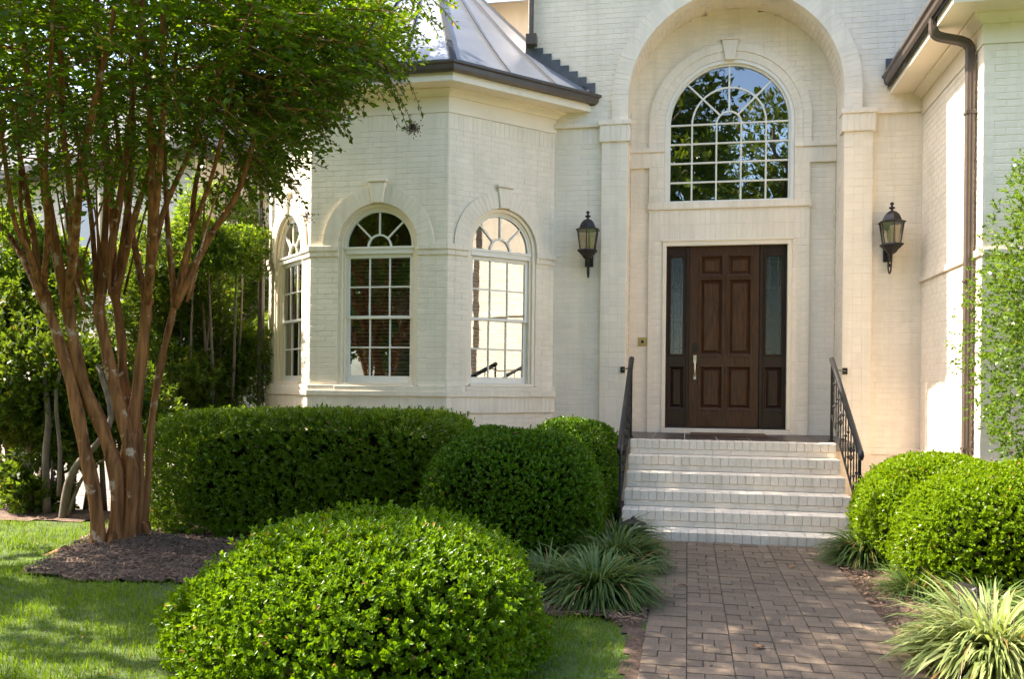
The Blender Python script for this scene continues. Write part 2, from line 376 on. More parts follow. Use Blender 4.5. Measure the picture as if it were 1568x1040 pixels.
# path and its pavers -------------------------------------------------
PX0, PX1, PY0, PY1 = -0.235, 1.255, 0.9, 8.69
mb = MB(); mb.box(PX0 + .003, PX1 - .003, PY0, PY1, -0.05, 0.006); path = mb.build('path', 'joint'); path['kind'] = 'structure'
pav = []
ncol = 6; cw = (PX1 - PX0) / ncol
for c in range(ncol):
    y = PY1 - random.uniform(0.0, 0.03); k = 0
    while y > PY0 + 0.1:
        d = random.choice((0.112, 0.135, 0.142)); a, b = PX0 + c * cw, PX0 + (c + 1) * cw
        t = random.random()
        if t < 0.22: pav.append((a, b, y - d, y))
        else:
            q = 0.36 if k % 2 else 0.64
            q += random.uniform(-0.02, 0.02)
            pav.append((a, a + cw * q, y - d, y)); pav.append((a + cw * q, b, y - d, y))
        y -= d; k += 1
def paver_mesh(seed):
    r = random.Random(seed); m = MB()
    fr = lambda u, v, p: (u, v, p)
    j = lambda: r.uniform(-0.012, 0.012)
    m.poly(fr, [(-.5 + j(), -.5 + j()), (.5 + j(), -.5 + j()), (.5 + j(), .5 + j()), (-.5 + j(), .5 + j())], -1.0, 0.0, 0.03)
    me = bpy.data.meshes.new('paver'); me.from_pydata(m.v, [], m.f); me.materials.append(M['paver']); return me
pmesh = [paver_mesh(i) for i in range(4)]
pav.sort(key=lambda q: abs((q[2] + q[3]) / 2 - 4.55) if (q[2] + q[3]) / 2 < 4.55 else (q[2] + q[3]) / 2 - 4.55)
def prank(q):
    yc = (q[2] + q[3]) / 2
    return (0 if yc > 4.45 else 1, -(q[1] - q[0]) * (q[3] - q[2]) / max(yc, 1) ** 3)
pav.sort(key=prank)
rest = MB()
for i, (a, b, y0, y1) in enumerate(pav):
    gp = 0.0032; z = 0.016 + random.uniform(-0.0025, 0.0025)
    if i < 300:
        o = bpy.data.objects.new('paver', pmesh[i % 4]); C.objects.link(o); o.parent = path
        o.location = ((a + b) / 2, (y0 + y1) / 2, z); o.scale = (b - a - 2 * gp, y1 - y0 - 2 * gp, 0.04)
        o.rotation_euler = (random.uniform(-.012, .012), random.uniform(-.01, .01), random.uniform(-.008, .008))
    else:
        rest.poly(lambda u, v, p: (u, v, p), [(a + gp, y0 + gp), (b - gp, y0 + gp), (b - gp, y1 - gp), (a + gp, y1 - gp)], -0.02, z, 0.005)
o = rest.build('paver_rest', 'paver', path); o['kind'] = 'stuff'

# ================================================================ HOUSE
house = thing('house', 'white painted brick house with arched entry recess and three-sided bay window', 'house', (0.5, YF, 0))
BRICKS = []      # (frame, u0,u1,v0,v1,p_front, parent)
ODD = {}         # parent name -> MB of voussoirs and other shaped bricks
BACK = {}
def backing(parent):
    if parent.name not in BACK: BACK[parent.name] = (MB(), parent)
    return BACK[parent.name][0]
def oddm(parent):
    if parent.name not in ODD: ODD[parent.name] = (MB(), parent)
    return ODD[parent.name][0]
def wallpart(name, parent=None):
    # an empty-mesh placeholder that later receives its mortar core
    me = bpy.data.meshes.new(name); me.materials.append(M['mortar'])
    o = bpy.data.objects.new(name, me); C.objects.link(o); attach(o, parent or house); return o
def fill(parent, fr, u0, u1, v0, v1, P=0.0, L=0.207, H=0.0685, off=0.5, cut=None, gap=0.0056, thick=0.1, back=True):
    rows = max(1, round((v1 - v0) / H)); h = (v1 - v0) / rows
    for r in range(rows):
        a, b = v0 + r * h, v0 + (r + 1) * h; iv = [(u0, u1)]
        if cut:
            for (c0, c1) in cut(a, b):
                nw = []
                for (x0, x1) in iv:
                    if c1 <= x0 or c0 >= x1: nw.append((x0, x1)); continue
                    if c0 > x0: nw.append((x0, c0))
                    if c1 < x1: nw.append((c1, x1))
                iv = nw
        for (x0, x1) in iv:
            if x1 - x0 < 0.012: continue
            if back: backing(parent).fbox(fr, x0, x1, a, b, P - thick, P - 0.0036)
            st = u0 + (r % 2) * off * L - L
            while st < x1:
                e0, e1 = max(st, x0), min(st + L, x1)
                if e1 - e0 > 0.02:
                    BRICKS.append((fr, e0 + gap / 2, e1 - gap / 2, a + gap / 2, b - gap / 2, P + random.uniform(-.0014, .0012), parent))
                st += L
def ring(parent, fr, cu, Ro, Ri, vs, P, w=0.0685, a0=0.0, a1=math.pi, skip=None, depth=0.1, gap=0.005):
    n = max(3, round((a1 - a0) * (Ro + Ri) / 2 / w)); m = oddm(parent)
    for k in range(n):
        b0 = a0 + (a1 - a0) * k / n; b1 = a0 + (a1 - a0) * (k + 1) / n
        if skip and skip[0] < (b0 + b1) / 2 < skip[1]: continue
        g0, gi = gap / 2 / Ro, gap / 2 / Ri
        q = [(cu + Ri * math.cos(b0 + gi), vs + Ri * math.sin(b0 + gi)), (cu + Ro * math.cos(b0 + g0), vs + Ro * math.sin(b0 + g0)),
             (cu + Ro * math.cos(b1 - g0), vs + Ro * math.sin(b1 - g0)), (cu + Ri * math.cos(b1 - gi), vs + Ri * math.sin(b1 - gi))]
        m.poly(fr, q, P - depth, P + random.uniform(-.0015, .0015), 0.0)
    backing(parent).band(fr, cu, Ro - 0.004, Ri + 0.004, vs, vs, P - depth, P - 0.0034, 40, a0, a1)
def arch_cut(cu, Rr, vb, vs):
    def f(a, b):
        m = (a + b) / 2
        if m < vb: return []
        if m <= vs: return [(cu - Rr, cu + Rr)]
        d = Rr * Rr - (m - vs) ** 2
        return [(cu - math.sqrt(d), cu + math.sqrt(d))] if d > 0 else []
    return f
def rect_cut(a0, a1, b0, b1):
    return lambda a, b: [(a0, a1)] if b0 < (a + b) / 2 < b1 else []
def cuts(*fs): return lambda a, b: [i for f in fs for i in f(a, b)]

# --- front facade
FF = frame((0, YF), (1, 0), (0, -1))
AC, AR, ASP = 0.551, 1.347, 5.29
facade = wallpart('facade_wall')
acut = arch_cut(AC, AR + 0.10, -1, ASP)
FX0, FX1 = -2.15, 4.6
fill(facade, FF, FX0, FX1, 0.0, 0.507, 0.03, cut=rect_cut(AC - AR, AC + AR, -1, 9))
fill(facade, FF, FX0, FX1, 0.507, 0.697, 0.03, L=0.0685, H=0.19, off=0, cut=rect_cut(AC - AR, AC + AR, -1, 9))
fill(facade, FF, FX0, FX1, 0.697, 0.777, 0.045, L=0.107, H=0.08, off=0, cut=rect_cut(AC - AR, AC + AR, -1, 9))
fill(facade, FF, FX0, FX1, 0.777, 4.735, 0.0, cut=acut)
fill(facade, FF, FX0, FX1, 4.735, 4.955, 0.0, L=0.0685, H=0.22, off=0, cut=acut)
fill(facade, FF, FX0, FX1, 4.955, 5.02, 0.035, L=0.107, H=0.065, off=0, cut=acut)
fill(facade, FF, FX0, FX1, 5.02, 8.1, 0.0, cut=acut)
ring(facade, FF, AC, AR + 0.215, AR, ASP, 0.05, depth=0.16)
for sgn, nm in ((-1, 'L'), (1, 'R')):
    a, b = sorted((AC + sgn * AR, AC + sgn * (AR + 0.215)))
    fill(facade, FF, a, b, 5.02, ASP, 0.05, L=0.215, H=0.0675, off=0, thick=0.16)
    # pilaster with base and capital
    pil = wallpart('pilaster')
    a, b = (-1.138, AC - AR) if sgn < 0 else (AC + AR, 2.240)
    lo, hi = (a, b - 0.0) if sgn < 0 else (a + 0.0, b)
    fill(pil, FF, lo, hi, 0.777, 4.735, 0.065, L=(hi - lo) / 3, H=0.0985, off=0, thick=0.15)
    fill(pil, FF, lo, hi, 0.0, 0.777, 0.080, L=(hi - lo) / 3, H=0.0985, off=0, thick=0.15)
    l2, h2 = (lo - 0.028, hi + 0.03) if sgn < 0 else (lo - 0.03, hi + 0.028)
    fill(pil, FF, l2, h2, 4.735, 4.955, 0.09, L=0.0705, H=0.22, off=0, thick=0.2)
    fill(pil, FF, l2 - 0.012, h2 + 0.012, 4.955, 5.02, 0.105, L=0.107, H=0.065, off=0, thick=0.2)
# recess reveals, vault and back wall
rec = wallpart('entry_recess_wall')
RL = frame((AC - AR, YF), (0, 1), (1, 0)); RR = frame((AC + AR, YW), (0, -1), (-1, 0))
for fr in (RL, RR):
    fill(rec, fr, -0.05 if fr is RL else 0.0, YW - YF + (0 if fr is RL else 0.05), 0.86, ASP, 0.0)
nv = 58; m = oddm(rec)
for k in range(nv):
    b0, b1 = math.pi * k / nv, math.pi * (k + 1) / nv; gg = 0.004 / AR
    cutsY = [YF - 0.028, YF + 0.15, YF + 0.36, YW + 0.06] if k % 2 else [YF - 0.028, YF + 0.25, YF + 0.46, YW + 0.06]
    for j in range(3):
        y0, y1 = cutsY[j] + 0.004, cutsY[j + 1] - 0.004; vs = []
        for Rr in (AR, AR + 0.06):
            for (bb, yy) in ((b0 + gg, y0), (b1 - gg, y0), (b1 - gg, y1), (b0 + gg, y1)):
                vs.append((AC + Rr * math.cos(bb), yy, ASP + Rr * math.sin(bb)))
        m.add(vs, [(0, 3, 2, 1), (4, 5, 6, 7), (0, 1, 5, 4), (1, 2, 6, 5), (2, 3, 7, 6), (3, 0, 4, 7)])
backing(rec).band(frame((0, YF), (1, 0), (0, -1)), AC, AR + 0.10, AR + 0.006, ASP, ASP, -(YW - YF) - 0.08, 0.02, 48)
FW = frame((0, YW), (1, 0), (0, -1))
x0, x1 = AC - AR, AC + AR
CB0, CB1 = -0.54, 1.572          # the proud block round the door
WC, WR, WS, WB = 0.520, 0.85, 5.10, 4.03   # upper arched window: centre, casing radius, springing, bottom
def vault_cut(a, b):
    mm = (a + b) / 2
    if mm <= ASP: return []
    d = AR * AR - (mm - ASP) ** 2
    hw = math.sqrt(d) + 0.03 if d > 0 else 0.2
    return [(-9, AC - hw), (AC + hw, 9)]
wcut = arch_cut(WC, WR, WB, WS); ocut = arch_cut(WC, 1.02, 4.788, WS)
DX0, DX1, DZ0, DZ1 = -0.345, 1.345, 0.885, 3.507
fill(rec, FW, x0, CB0, 0.885, 4.517, 0.0); fill(rec, FW, CB1, x1, 0.885, 4.517, 0.0)
dcut = rect_cut(DX0, DX1, -1, DZ1)
fill(rec, FW, CB0, CB1, 0.885, DZ1, 0.035, L=0.195, H=0.0985, off=0, cut=dcut)
fill(rec, FW, CB0, CB1, DZ1, 3.935, 0.035, L=0.0685, H=0.214, off=0)
fill(rec, FW, CB0 - 0.015, CB1 + 0.015, 3.935, 4.028, 0.06, L=0.0685, H=0.093, off=0)
fill(rec, FW, CB0, CB1, 4.028, 4.517, 0.035, L=0.105, H=0.098, off=0, cut=wcut)
fill(rec, FW, x0, x1, 4.517, 4.725, 0.035, L=0.0685, H=0.208, off=0, cut=wcut)
fill(rec, FW, x0, x1, 4.725, 4.788, 0.055, L=0.207, H=0.063, off=0, cut=wcut)
fill(rec, FW, x0, x1, 4.788, ASP + AR, 0.0, cut=cuts(vault_cut, ocut))
for sgn in (-1, 1):
    a, b = sorted((WC + sgn * WR, WC + sgn * 0.958)); fill(rec, FW, a, b, 4.788, WS, 0.022, L=0.2, H=0.0685, off=0)
    a, b = sorted((WC + sgn * 0.958, WC + sgn * 1.067)); fill(rec, FW, a, b, 4.788, WS, 0.035, L=0.2, H=0.0685, off=0)
ring(rec, FW, WC, 0.958, WR, WS, 0.022); ring(rec, FW, WC, 1.067, 0.958, WS, 0.035, w=0.105, skip=(math.pi / 2 - .09, math.pi / 2 + .09))
mb = MB(); mb.poly(FW, [(WC - 0.062, 5.935), (WC + 0.062, 5.935), (WC + 0.105, 6.20), (WC - 0.105, 6.20)], -0.05, 0.062, 0.006)
mb.fbox(FW, WC - 0.118, WC + 0.118, 6.203, 6.232, -0.05, 0.075, 0.004); mb.build('keystone', 'brick', house)

# --- bay
C1 = (-2.923, YB); C2 = (-4.736, YB); SQ = math.sqrt(.5); FLEN = 1.6334
BA = (C1[0] + FLEN * SQ, YF); BD = (C2[0] - FLEN * SQ, YF)
FM = frame(C2, (1, 0), (0, -1)); FR_ = frame(C1, (SQ, SQ), (SQ, -SQ)); FL = frame(BD, (SQ, -SQ), (-SQ, -SQ))
bayspec = [(FM, C1[0] - C2[0]), (FR_, FLEN), (FL, FLEN)]
OW, OSP, OB = 0.524, 3.264, 1.50      # opening half width, springing, bottom
for fr, wd in bayspec:
    wl = wallpart('bay_wall'); cu = wd / 2
    oc = arch_cut(cu, OW, OB, OSP); rc = arch_cut(cu, OW + 0.165, OSP, OSP); e = 0.0
    fill(wl, fr, 0, wd, -0.1, 1.155, 0.004)
    fill(wl, fr, -0.012, wd + 0.012, 1.155, 1.362, 0.03, L=0.0685, H=0.2, off=0)
    fill(wl, fr, -0.02, wd + 0.02, 1.362, 1.432, 0.05, L=0.207, H=0.07, off=0)
    fill(wl, fr, -0.012, wd + 0.012, 1.432, 1.50, 0.032, L=0.107, H=0.068, off=0, cut=rect_cut(cu - OW - .03, cu + OW + .03, 0, 9))
    fill(wl, fr, 0, wd, 1.50, 3.127, 0.0, cut=oc)
    fill(wl, fr, -0.008, wd + 0.008, 3.127, 3.195, 0.018, L=0.107, H=0.068, off=0, cut=oc)
    fill(wl, fr, -0.014, wd + 0.014, 3.195, OSP, 0.034, L=0.107, H=0.068, off=0, cut=oc)
    fill(wl, fr, 0, wd, OSP, 4.69, 0.0, cut=cuts(rc))
    fill(wl, fr, 0, wd, 4.69, 4.89, 0.002, L=0.0685, H=0.2, off=0)
    ring(wl, fr, cu, OW + 0.208, OW, OSP, 0.026, skip=(math.pi / 2 - .14, math.pi / 2 + .14), depth=0.12)
    mb = MB(); mb.poly(fr, [(cu - 0.072, OSP + OW - 0.0), (cu + 0.072, OSP + OW - 0.0), (cu + 0.105, 4.045), (cu - 0.105, 4.045)], -0.05, 0.055, 0.006)
    mb.fbox(fr, cu - 0.122, cu + 0.122, 4.048, 4.078, -0.05, 0.072, 0.004); mb.build('keystone', 'brick', house)
    # sill ledge under the window
    mb = MB(); mb.fbox(fr, cu - OW - .03, cu + OW + .03, 1.432, 1.494, -0.11, 0.040, 0.006); mb.build('window_sill', 'brick', house)

# --- wing on the right
WX, WY = 2.83, 9.38
FS = frame((WX, YF), (0, -1), (-1, 0)); FWF = frame((WX, WY), (1, 0), (0, -1))
for fr, wd in ((FS, YF - WY), (FWF, 3.6)):
    wl = wallpart('wing_wall')
    fill(wl, fr, 0 if fr is FS else 0, wd, -0.1, 0.697, 0.012); fill(wl, fr, 0, wd, 0.697, 0.777, 0.03, L=0.107, H=0.08, off=0)
    fill(wl, fr, 0, wd, 0.777, 2.84, 0.0); fill(wl, fr, 0, wd, 2.84, 2.905, 0.028, L=0.107, H=0.065, off=0)
    fill(wl, fr, 0, wd, 2.905, 4.92, 0.0)

# --- emit bricks: the 300 that show largest as objects, the rest joined per wall
def brick_unit(seed):
    r = random.Random(seed); m = MB(); j = lambda: r.uniform(-.006, .006)
    m.add([(-.5, 0, -.5), (.5, 0, -.5), (.5, 0, .5), (-.5, 0, .5), (-.5, -.92, -.5), (.5, -.92, -.5), (.5, -.92, .5), (-.5, -.92, .5),
           (-.485, -1, -.455 + j()), (.485, -1, -.455 + j()), (.485, -1, .455 + j()), (-.485, -1, .455 + j())],
          [(0, 1, 5, 4), (1, 2, 6, 5), (2, 3, 7, 6), (3, 0, 4, 7), (4, 5, 9, 8), (5, 6, 10, 9), (6, 7, 11, 10), (7, 4, 8, 11), (8, 9, 10, 11)])
    me = bpy.data.meshes.new('brick'); me.from_pydata(m.v, [], m.f); return me
bmeshes = [brick_unit(i) for i in range(5)]
for me in bmeshes: me.materials.append(M['brick'])
sc = []
for i, (fr, a, b, c, d, P, par) in enumerate(BRICKS):
    q = np.array([fr((a + b) / 2, (c + d) / 2, P), fr(a, (c + d) / 2, P), fr(b, (c + d) / 2, P)])
    px, py, dd = pix(q)
    hpx = (d - c) / dd[0] * F_PX; wpx = abs(px[1] - px[2])
    ok = 5 < px[0] < 1560 and 5 < py[0] < 1035 and par.name.split('.')[0] != 'wing_wall'
    ok = ok and not (par.name.startswith('bay') and py[0] > 612 and px[0] < 700) and not (py[0] > 640)
    sc.append((min(hpx, wpx) * 3 + wpx if ok else 0, i))
top = set(i for s, i in sorted(sc, reverse=True)[:300])
joined = {}
for i, (fr, a, b, c, d, P, par) in enumerate(BRICKS):
    if i in top:
        o = bpy.data.objects.new('brick', bmeshes[i % 5]); C.objects.link(o); o.parent = par
        p0 = Vector(fr((a + b) / 2, (c + d) / 2, P - 0.03)); uu = Vector(fr(1, 0, 0)) - Vector(fr(0, 0, 0)); nn = Vector(fr(0, 0, 1)) - Vector(fr(0, 0, 0))
        mt = Matrix.Identity(4)
        for r in range(3): mt[r][0] = uu[r]; mt[r][1] = -nn[r]; mt[r][2] = (0, 0, 1)[r]; mt[r][3] = p0[r]
        o.rotation_mode = 'XYZ'; o.location = p0; o.rotation_euler = mt.to_euler(); o.scale = (b - a, 0.03, d - c)
    else:
        joined.setdefault(par.name, (MB(), par))[0].fbox(fr, a, b, c, d, P - 0.03, P, 0.0035)
for k, (m, par) in joined.items():
    o = m.build('brick_rest', 'brick', par); o['kind'] = 'stuff'
for k, (m, par) in ODD.items():
    o = m.build('arch_brick', 'brick', par); o['kind'] = 'stuff'
for k, (m, par) in BACK.items():
    par.data.from_pydata(m.v, [], m.f); par.data.update()

# --- cornices and gutters
CORN = [(0.0, 4.892), (0.012, 4.892), (0.012, 5.085), (0.030, 5.085), (0.034, 5.10), (0.055, 5.125), (0.085, 5.145), (0.105, 5.150), (0.105, 5.168),
        (0.335, 5.165), (0.335, 5.262), (0.0, 5.262)]
SOFF = [(a, z) for a, z in CORN]
baypath = [BD, C2, C1, BA]
def wallend(p, n):   # cut the profile along the facade plane where it meets the wall
    return p
bp = [(BD[0], BD[1], -math.sqrt(2), 0.0), C2, C1, (BA[0], BA[1], math.sqrt(2), 0.0)]
mb = MB(); mb.sweep(bp, CORN); mb.build('bay_cornice', 'trim', house)
GUT = [(0.338, 5.262), (0.388, 5.255), (0.408, 5.285), (0.415, 5.335), (0.438, 5.352), (0.438, 5.382), (0.422, 5.382), (0.405, 5.345), (0.338, 5.345)]
mb = MB(); mb.sweep(bp, GUT); mb.build('gutter', 'gutter', house)
wp = [(WX, YF + 0.0), (WX, WY), (6.6, WY)]
CW = [(a * 1.15, z + 0.03) for a, z in CORN]
mb = MB(); mb.sweep(wp, CW); mb.build('wing_cornice', 'trim', house)
GW = [(a + 0.055, z + 0.03) for a, z in GUT]
mb = MB(); mb.sweep([(WX, YF - 0.07), (WX, WY), (6.6, WY)], GW); mb.build('gutter', 'gutter', house)
mb = MB(); mb.sweep([(WX, YF - 0.062), (WX, YF - 0.075)], [(a * 1.0 + (0.006 if a > .4 else -.002), z) for a, z in GW]); mb.build('gutter_end_cap', 'gutter', house)
# wing roof
mb = MB(); e = 0.42; zz = 5.36
mb.add([(WX - e, YF - .01, zz), (WX - e, WY - e, zz), (6.6, WY - e, zz), (6.6, YF - 0.01, zz + 2.4), (WX + 2.0, YF - .01, zz + 2.4), (WX - e, YF - .01, zz - .1), (WX - e, WY - e, zz - .1), (6.6, WY - e, zz - .1)],
       [(0, 1, 4), (1, 2, 3, 4), (0, 5, 6, 1), (1, 6, 7, 2)])
mb.build('wing_roof', 'shingle', house)
# bay roof: faceted metal cone, ribs, stepped flashing
AP = Vector((-3.83, 12.68, 7.95)); eo = 0.40; ez = 5.365
t8 = math.tan(math.pi / 8)
ec1 = Vector((C1[0] + t8 * eo, YB - eo, ez)); ec2 = Vector((C2[0] - t8 * eo, YB - eo, ez))
side = ec1.x - ec2.x
ea = ec1 + Vector((SQ, SQ, 0)) * side; ed = ec2 + Vector((-SQ, SQ, 0)) * side
eb = ea + Vector((0, side, 0)); ee = ed + Vector((0, side, 0))
def bell(p, t):   # slight flare at the eave
    q = p.lerp(AP, t); q.z -= 0.05 * math.sin(math.pi * min(1, t * 1.6)) if t < .62 else 0; return q
ringp = [ee, ed, ec2, ec1, ea, eb]; ts = [0, .08, .2, .35, .5, .65, .8, .985]
mb = MB(); vs = []
for p in ringp:
    for t in ts: vs.append(bell(p, t))
fs = []; n = len(ts)
for i in range(len(ringp) - 1):
    for k in range(n - 1): fs.append((i * n + k, (i + 1) * n + k, (i + 1) * n + k + 1, i * n + k + 1))
base = len(vs)
for p in ringp: vs.append(p - Vector((0, 0, .03)))
for i in range(len(ringp) - 1): fs.append((base + i, base + i + 1, (i + 1) * n, i * n))
mb.add(vs, fs); roof = mb.build('bay_roof', 'roof', house)
def rib(p, w, hgt, mat='roof'):
    m = MB(); pts = [bell(p, t) for t in ts]; pts = [q for q in pts if q.y < YF + 0.9 or True]
    out = (p - AP); out.z = 0; out.normalize(); tang = Vector((-out.y, out.x, 0)); up = (Vector((0, 0, 1)) + out * 0.9).normalized()
    vs = []; fs = []
    for i, q in enumerate(pts):
        ww = w * (1 - 0.5 * ts[i])
        vs += [q - tang * ww - up * .01, q - tang * ww * .8 + up * hgt, q + tang * ww * .8 + up * hgt, q + tang * ww - up * .01]
    for i in range(len(pts) - 1):
        for k in range(3): fs.append((4 * i + k, 4 * i + k + 1, 4 * i + 5 + k, 4 * i + 4 + k))
    fs.append((0, 3, 2, 1)); m.add(vs, fs); return m.build('roof_rib', mat, roof)
for i in range(len(ringp) - 1):
    for t in (0.37, 0.70):
        rib(ringp[i].lerp(ringp[i + 1], t), 0.015, 0.030, 'rib')
for p in ringp[1:-1]: rib(p, 0.048, 0.020, 'rib')
mb = MB()
for k in range(8):      # stepped lead flashing climbing the facade
    xa = -1.235 - 0.118 * k; zt = 5.545 + 0.085 * k
    mb.fbox(FF, xa - 0.118, xa, zt - 0.30, zt, 0.004, 0.016 + 0.0006 * k)
mb.build('step_flashing', 'flash', house)
mb = MB(); mb.fbox(FWF, -0.45, -0.30, 5.4, 5.62, -2.24, -2.20); mb.fbox(FF, 2.42, 2.52, 5.40, 5.56, 0.004, 0.02); mb.build('step_flashing', 'flash', house)
# tall wall left return, set-back wall, main eave
mb = MB(); mb.box(-2.13, -2.05, YF + 0.01, 15, 5.0, 8.1); mb.box(-5.4, -2.15, 13.6, 13.75, 4.4, 7.6); mb.box(-5.88, -5.80, YF + .02, 13.6, -1.0, 5.2)
mb.box(-5.80, -2.1, YF + .4, YF + .5, -.2, 5.2)
mb.build('set_back_wall', 'brick', house)
mb = MB(); mb.sweep([(-2.45, YF), (6.6, YF)], [(0, 7.75), (0.50, 7.86), (0.80, 7.86), (0.80, 8.02), (0.86, 8.03), (0.86, 8.12), (0, 8.12)]); mb.build('main_eave', 'trim', house)
mb = MB(); mb.add([(-2.6, YF - .86, 8.12), (6.6, YF - .86, 8.12), (6.6, 16, 11.4), (-2.6, 16, 11.4), (-2.6, 16, 8.12), (6.6, 16, 8.12)], [(0, 1, 2, 3), (0, 3, 4), (1, 5, 2)])
mb.add([(-5.6, 13.2, 7.5), (-2.1, 13.2, 7.5), (-2.1, 17, 9.6), (-5.6, 17, 9.6), (-5.6, 17, 7.5)], [(0, 1, 2, 3), (0, 3, 4)]); mb.build('main_roof', 'shingle', house)
# dark backing behind the windows, room dimness put into its colour
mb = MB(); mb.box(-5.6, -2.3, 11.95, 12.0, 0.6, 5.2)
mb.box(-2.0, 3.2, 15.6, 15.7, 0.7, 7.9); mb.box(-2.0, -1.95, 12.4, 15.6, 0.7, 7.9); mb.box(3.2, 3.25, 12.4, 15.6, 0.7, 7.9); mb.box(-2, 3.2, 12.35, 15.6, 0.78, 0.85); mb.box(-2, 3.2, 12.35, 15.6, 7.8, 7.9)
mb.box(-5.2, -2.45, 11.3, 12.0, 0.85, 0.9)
mb.build('interior_backing', 'interior', house)

# --- windows
def pane(win, fr, uv, p, jit=0.0018):
    a, b = random.uniform(-jit, jit), random.uniform(-jit, jit)
    cu = sum(u for u, v in uv) / len(uv); cv = sum(v for u, v in uv) / len(uv)
    m = MB(); f2 = lambda u, v, q: fr(u, v, q + (u - cu) * a * 2 + (v - cv) * b * 2)
    m.poly(f2, uv, p - 0.004, p); return m.build('pane', 'glass', win)
def arcpts(cu, cv, r, a0, a1, n=8): return [(cu + r * math.cos(a0 + (a1 - a0) * k / n), cv + r * math.sin(a0 + (a1 - a0) * k / n)) for k in range(n + 1)]
def fanpane(win, fr, cu, cv, r0, r1, a0, a1, p):
    uv = arcpts(cu, cv, r1, a0, a1); 
    if r0 > 0: uv = uv + list(reversed(arcpts(cu, cv, r0, a0, a1, 4)))
    # split into convex quads inside one mesh
    m = MB(); n = 8
    o = arcpts(cu, cv, r1, a0, a1, n); i = arcpts(cu, cv, r0, a0, a1, n) if r0 > 0 else [(cu, cv)] * (n + 1)
    vs = [fr(*q, p) for q in o] + [fr(*q, p) for q in i]; fs = []
    for k in range(n): fs.append((k, k + 1, n + 2 + k, n + 1 + k) if r0 > 0 else (k, k + 1, n + 1))
    if r0 <= 0: vs = vs[:n + 2]
    m.add(vs, fs); return m.build('pane', 'glass', win)
def bay_window(fr, wd):
    cu = wd / 2
    m = MB()
    m.band(fr, cu, OW - 0.002, OW - 0.045, OB, OSP, -0.14, -0.015); m.band(fr, cu, OW - 0.045, OW - 0.075, OB, OSP, -0.14, -0.045)
    m.fbox(fr, cu - OW + .045, cu + OW - .045, OB - .004, OB + 0.030, -0.14, 0.012, .004)
    win = m.build('window', 'trim', house)
    G = OW - 0.075
    m = MB(); m.fbox(fr, cu - G, cu + G, 3.158, 3.240, -0.13, -0.040, .006); m.fbox(fr, cu - G - .02, cu + G + .02, 3.222, 3.250, -.12, -0.028); m.build('transom_bar', 'sash', win)
    # upper sash, lower sash
    for nm, z0, z1, p in (('sash', 2.34, 3.158, -0.075), ('sash', 1.53, 2.378, -0.100)):
        m = MB(); st = 0.050
        m.fbox(fr, cu - G, cu - G + st, z0, z1, p - .035, p, .004); m.fbox(fr, cu + G - st, cu + G, z0, z1, p - .035, p, .004)
        lo = 0.085 if z0 < 2 else 0.038; hi = 0.05 if z0 > 2 else 0.038
        m.fbox(fr, cu - G + st, cu + G - st, z0, z0 + lo, p - .035, p, .004); m.fbox(fr, cu - G + st, cu + G - st, z1 - hi, z1, p - .035, p, .004)
        sash = m.build(nm, 'sash', win)
        a0, a1 = cu - G + st, cu + G - st; c0, c1 = z0 + lo, z1 - hi; cw_ = (a1 - a0) / 3; rh = (c1 - c0) / 2
        for k in (1, 2):
            m = MB(); m.fbox(fr, a0 + k * cw_ - .010, a0 + k * cw_ + .010, c0, c1, p - .028, p - .004, .004); m.build('muntin', 'sash', win)
        m = MB(); m.fbox(fr, a0, a1, c0 + rh - .010, c0 + rh + .010, p - .0285, p - .0045, .004); m.build('muntin', 'sash', win)
        for i in range(3):
            for j in range(2):
                pane(win, fr, [(a0 + i * cw_, c0 + j * rh), (a0 + (i + 1) * cw_, c0 + j * rh), (a0 + (i + 1) * cw_, c0 + (j + 1) * rh), (a0 + i * cw_, c0 + (j + 1) * rh)], p - 0.018)
    # fanlight
    Rg = G - 0.012; r1 = 0.150; zb = 3.250
    m = MB(); m.band(fr, cu, r1 + .011, r1 - .011, zb, zb, -0.085, -0.058, 16); m.build('muntin', 'sash', win)
    m = MB(); m.band(fr, cu, OW - 0.074, Rg - .012, zb, OSP, -0.10, -0.055); m.build('sash', 'sash', win)
    for k in range(1, 4):
        a = math.pi * k / 4; m = MB(); d = Vector((math.cos(a), math.sin(a))); t = Vector((-d.y, d.x)) * .010
        q = [Vector((cu, zb)) + d * (r1 + .008), Vector((cu, zb)) + d * (Rg - .004)]
        m.poly(fr, [tuple(q[0] - t), tuple(q[1] - t), tuple(q[1] + t), tuple(q[0] + t)], -0.083, -0.060, 0.0); m.build('muntin', 'sash', win)
    for k in range(4): fanpane(win, fr, cu, zb, r1, Rg, math.pi * k / 4, math.pi * (k + 1) / 4, -0.078)
    fanpane(win, fr, cu, zb, 0, r1, 0, math.pi, -0.078)
    m = MB(); z = 1.60
    while z < 3.12:
        m.add([fr(cu - G + .03, z, -0.20), fr(cu + G - .03, z, -0.20), fr(cu + G - .03, z + .018, -0.245), fr(cu - G + .03, z + .018, -0.245),
               fr(cu - G + .03, z + .003, -0.20), fr(cu + G - .03, z + .003, -0.20), fr(cu + G - .03, z + .021, -0.245), fr(cu - G + .03, z + .021, -0.245)],
              [(0, 1, 5, 4), (4, 5, 6, 7), (0, 3, 2, 1), (3, 7, 6, 2)]); z += 0.047
    b = m.build('blind', 'blind', win); b['kind'] = 'stuff'
for fr, wd in bayspec: bay_window(fr, wd)
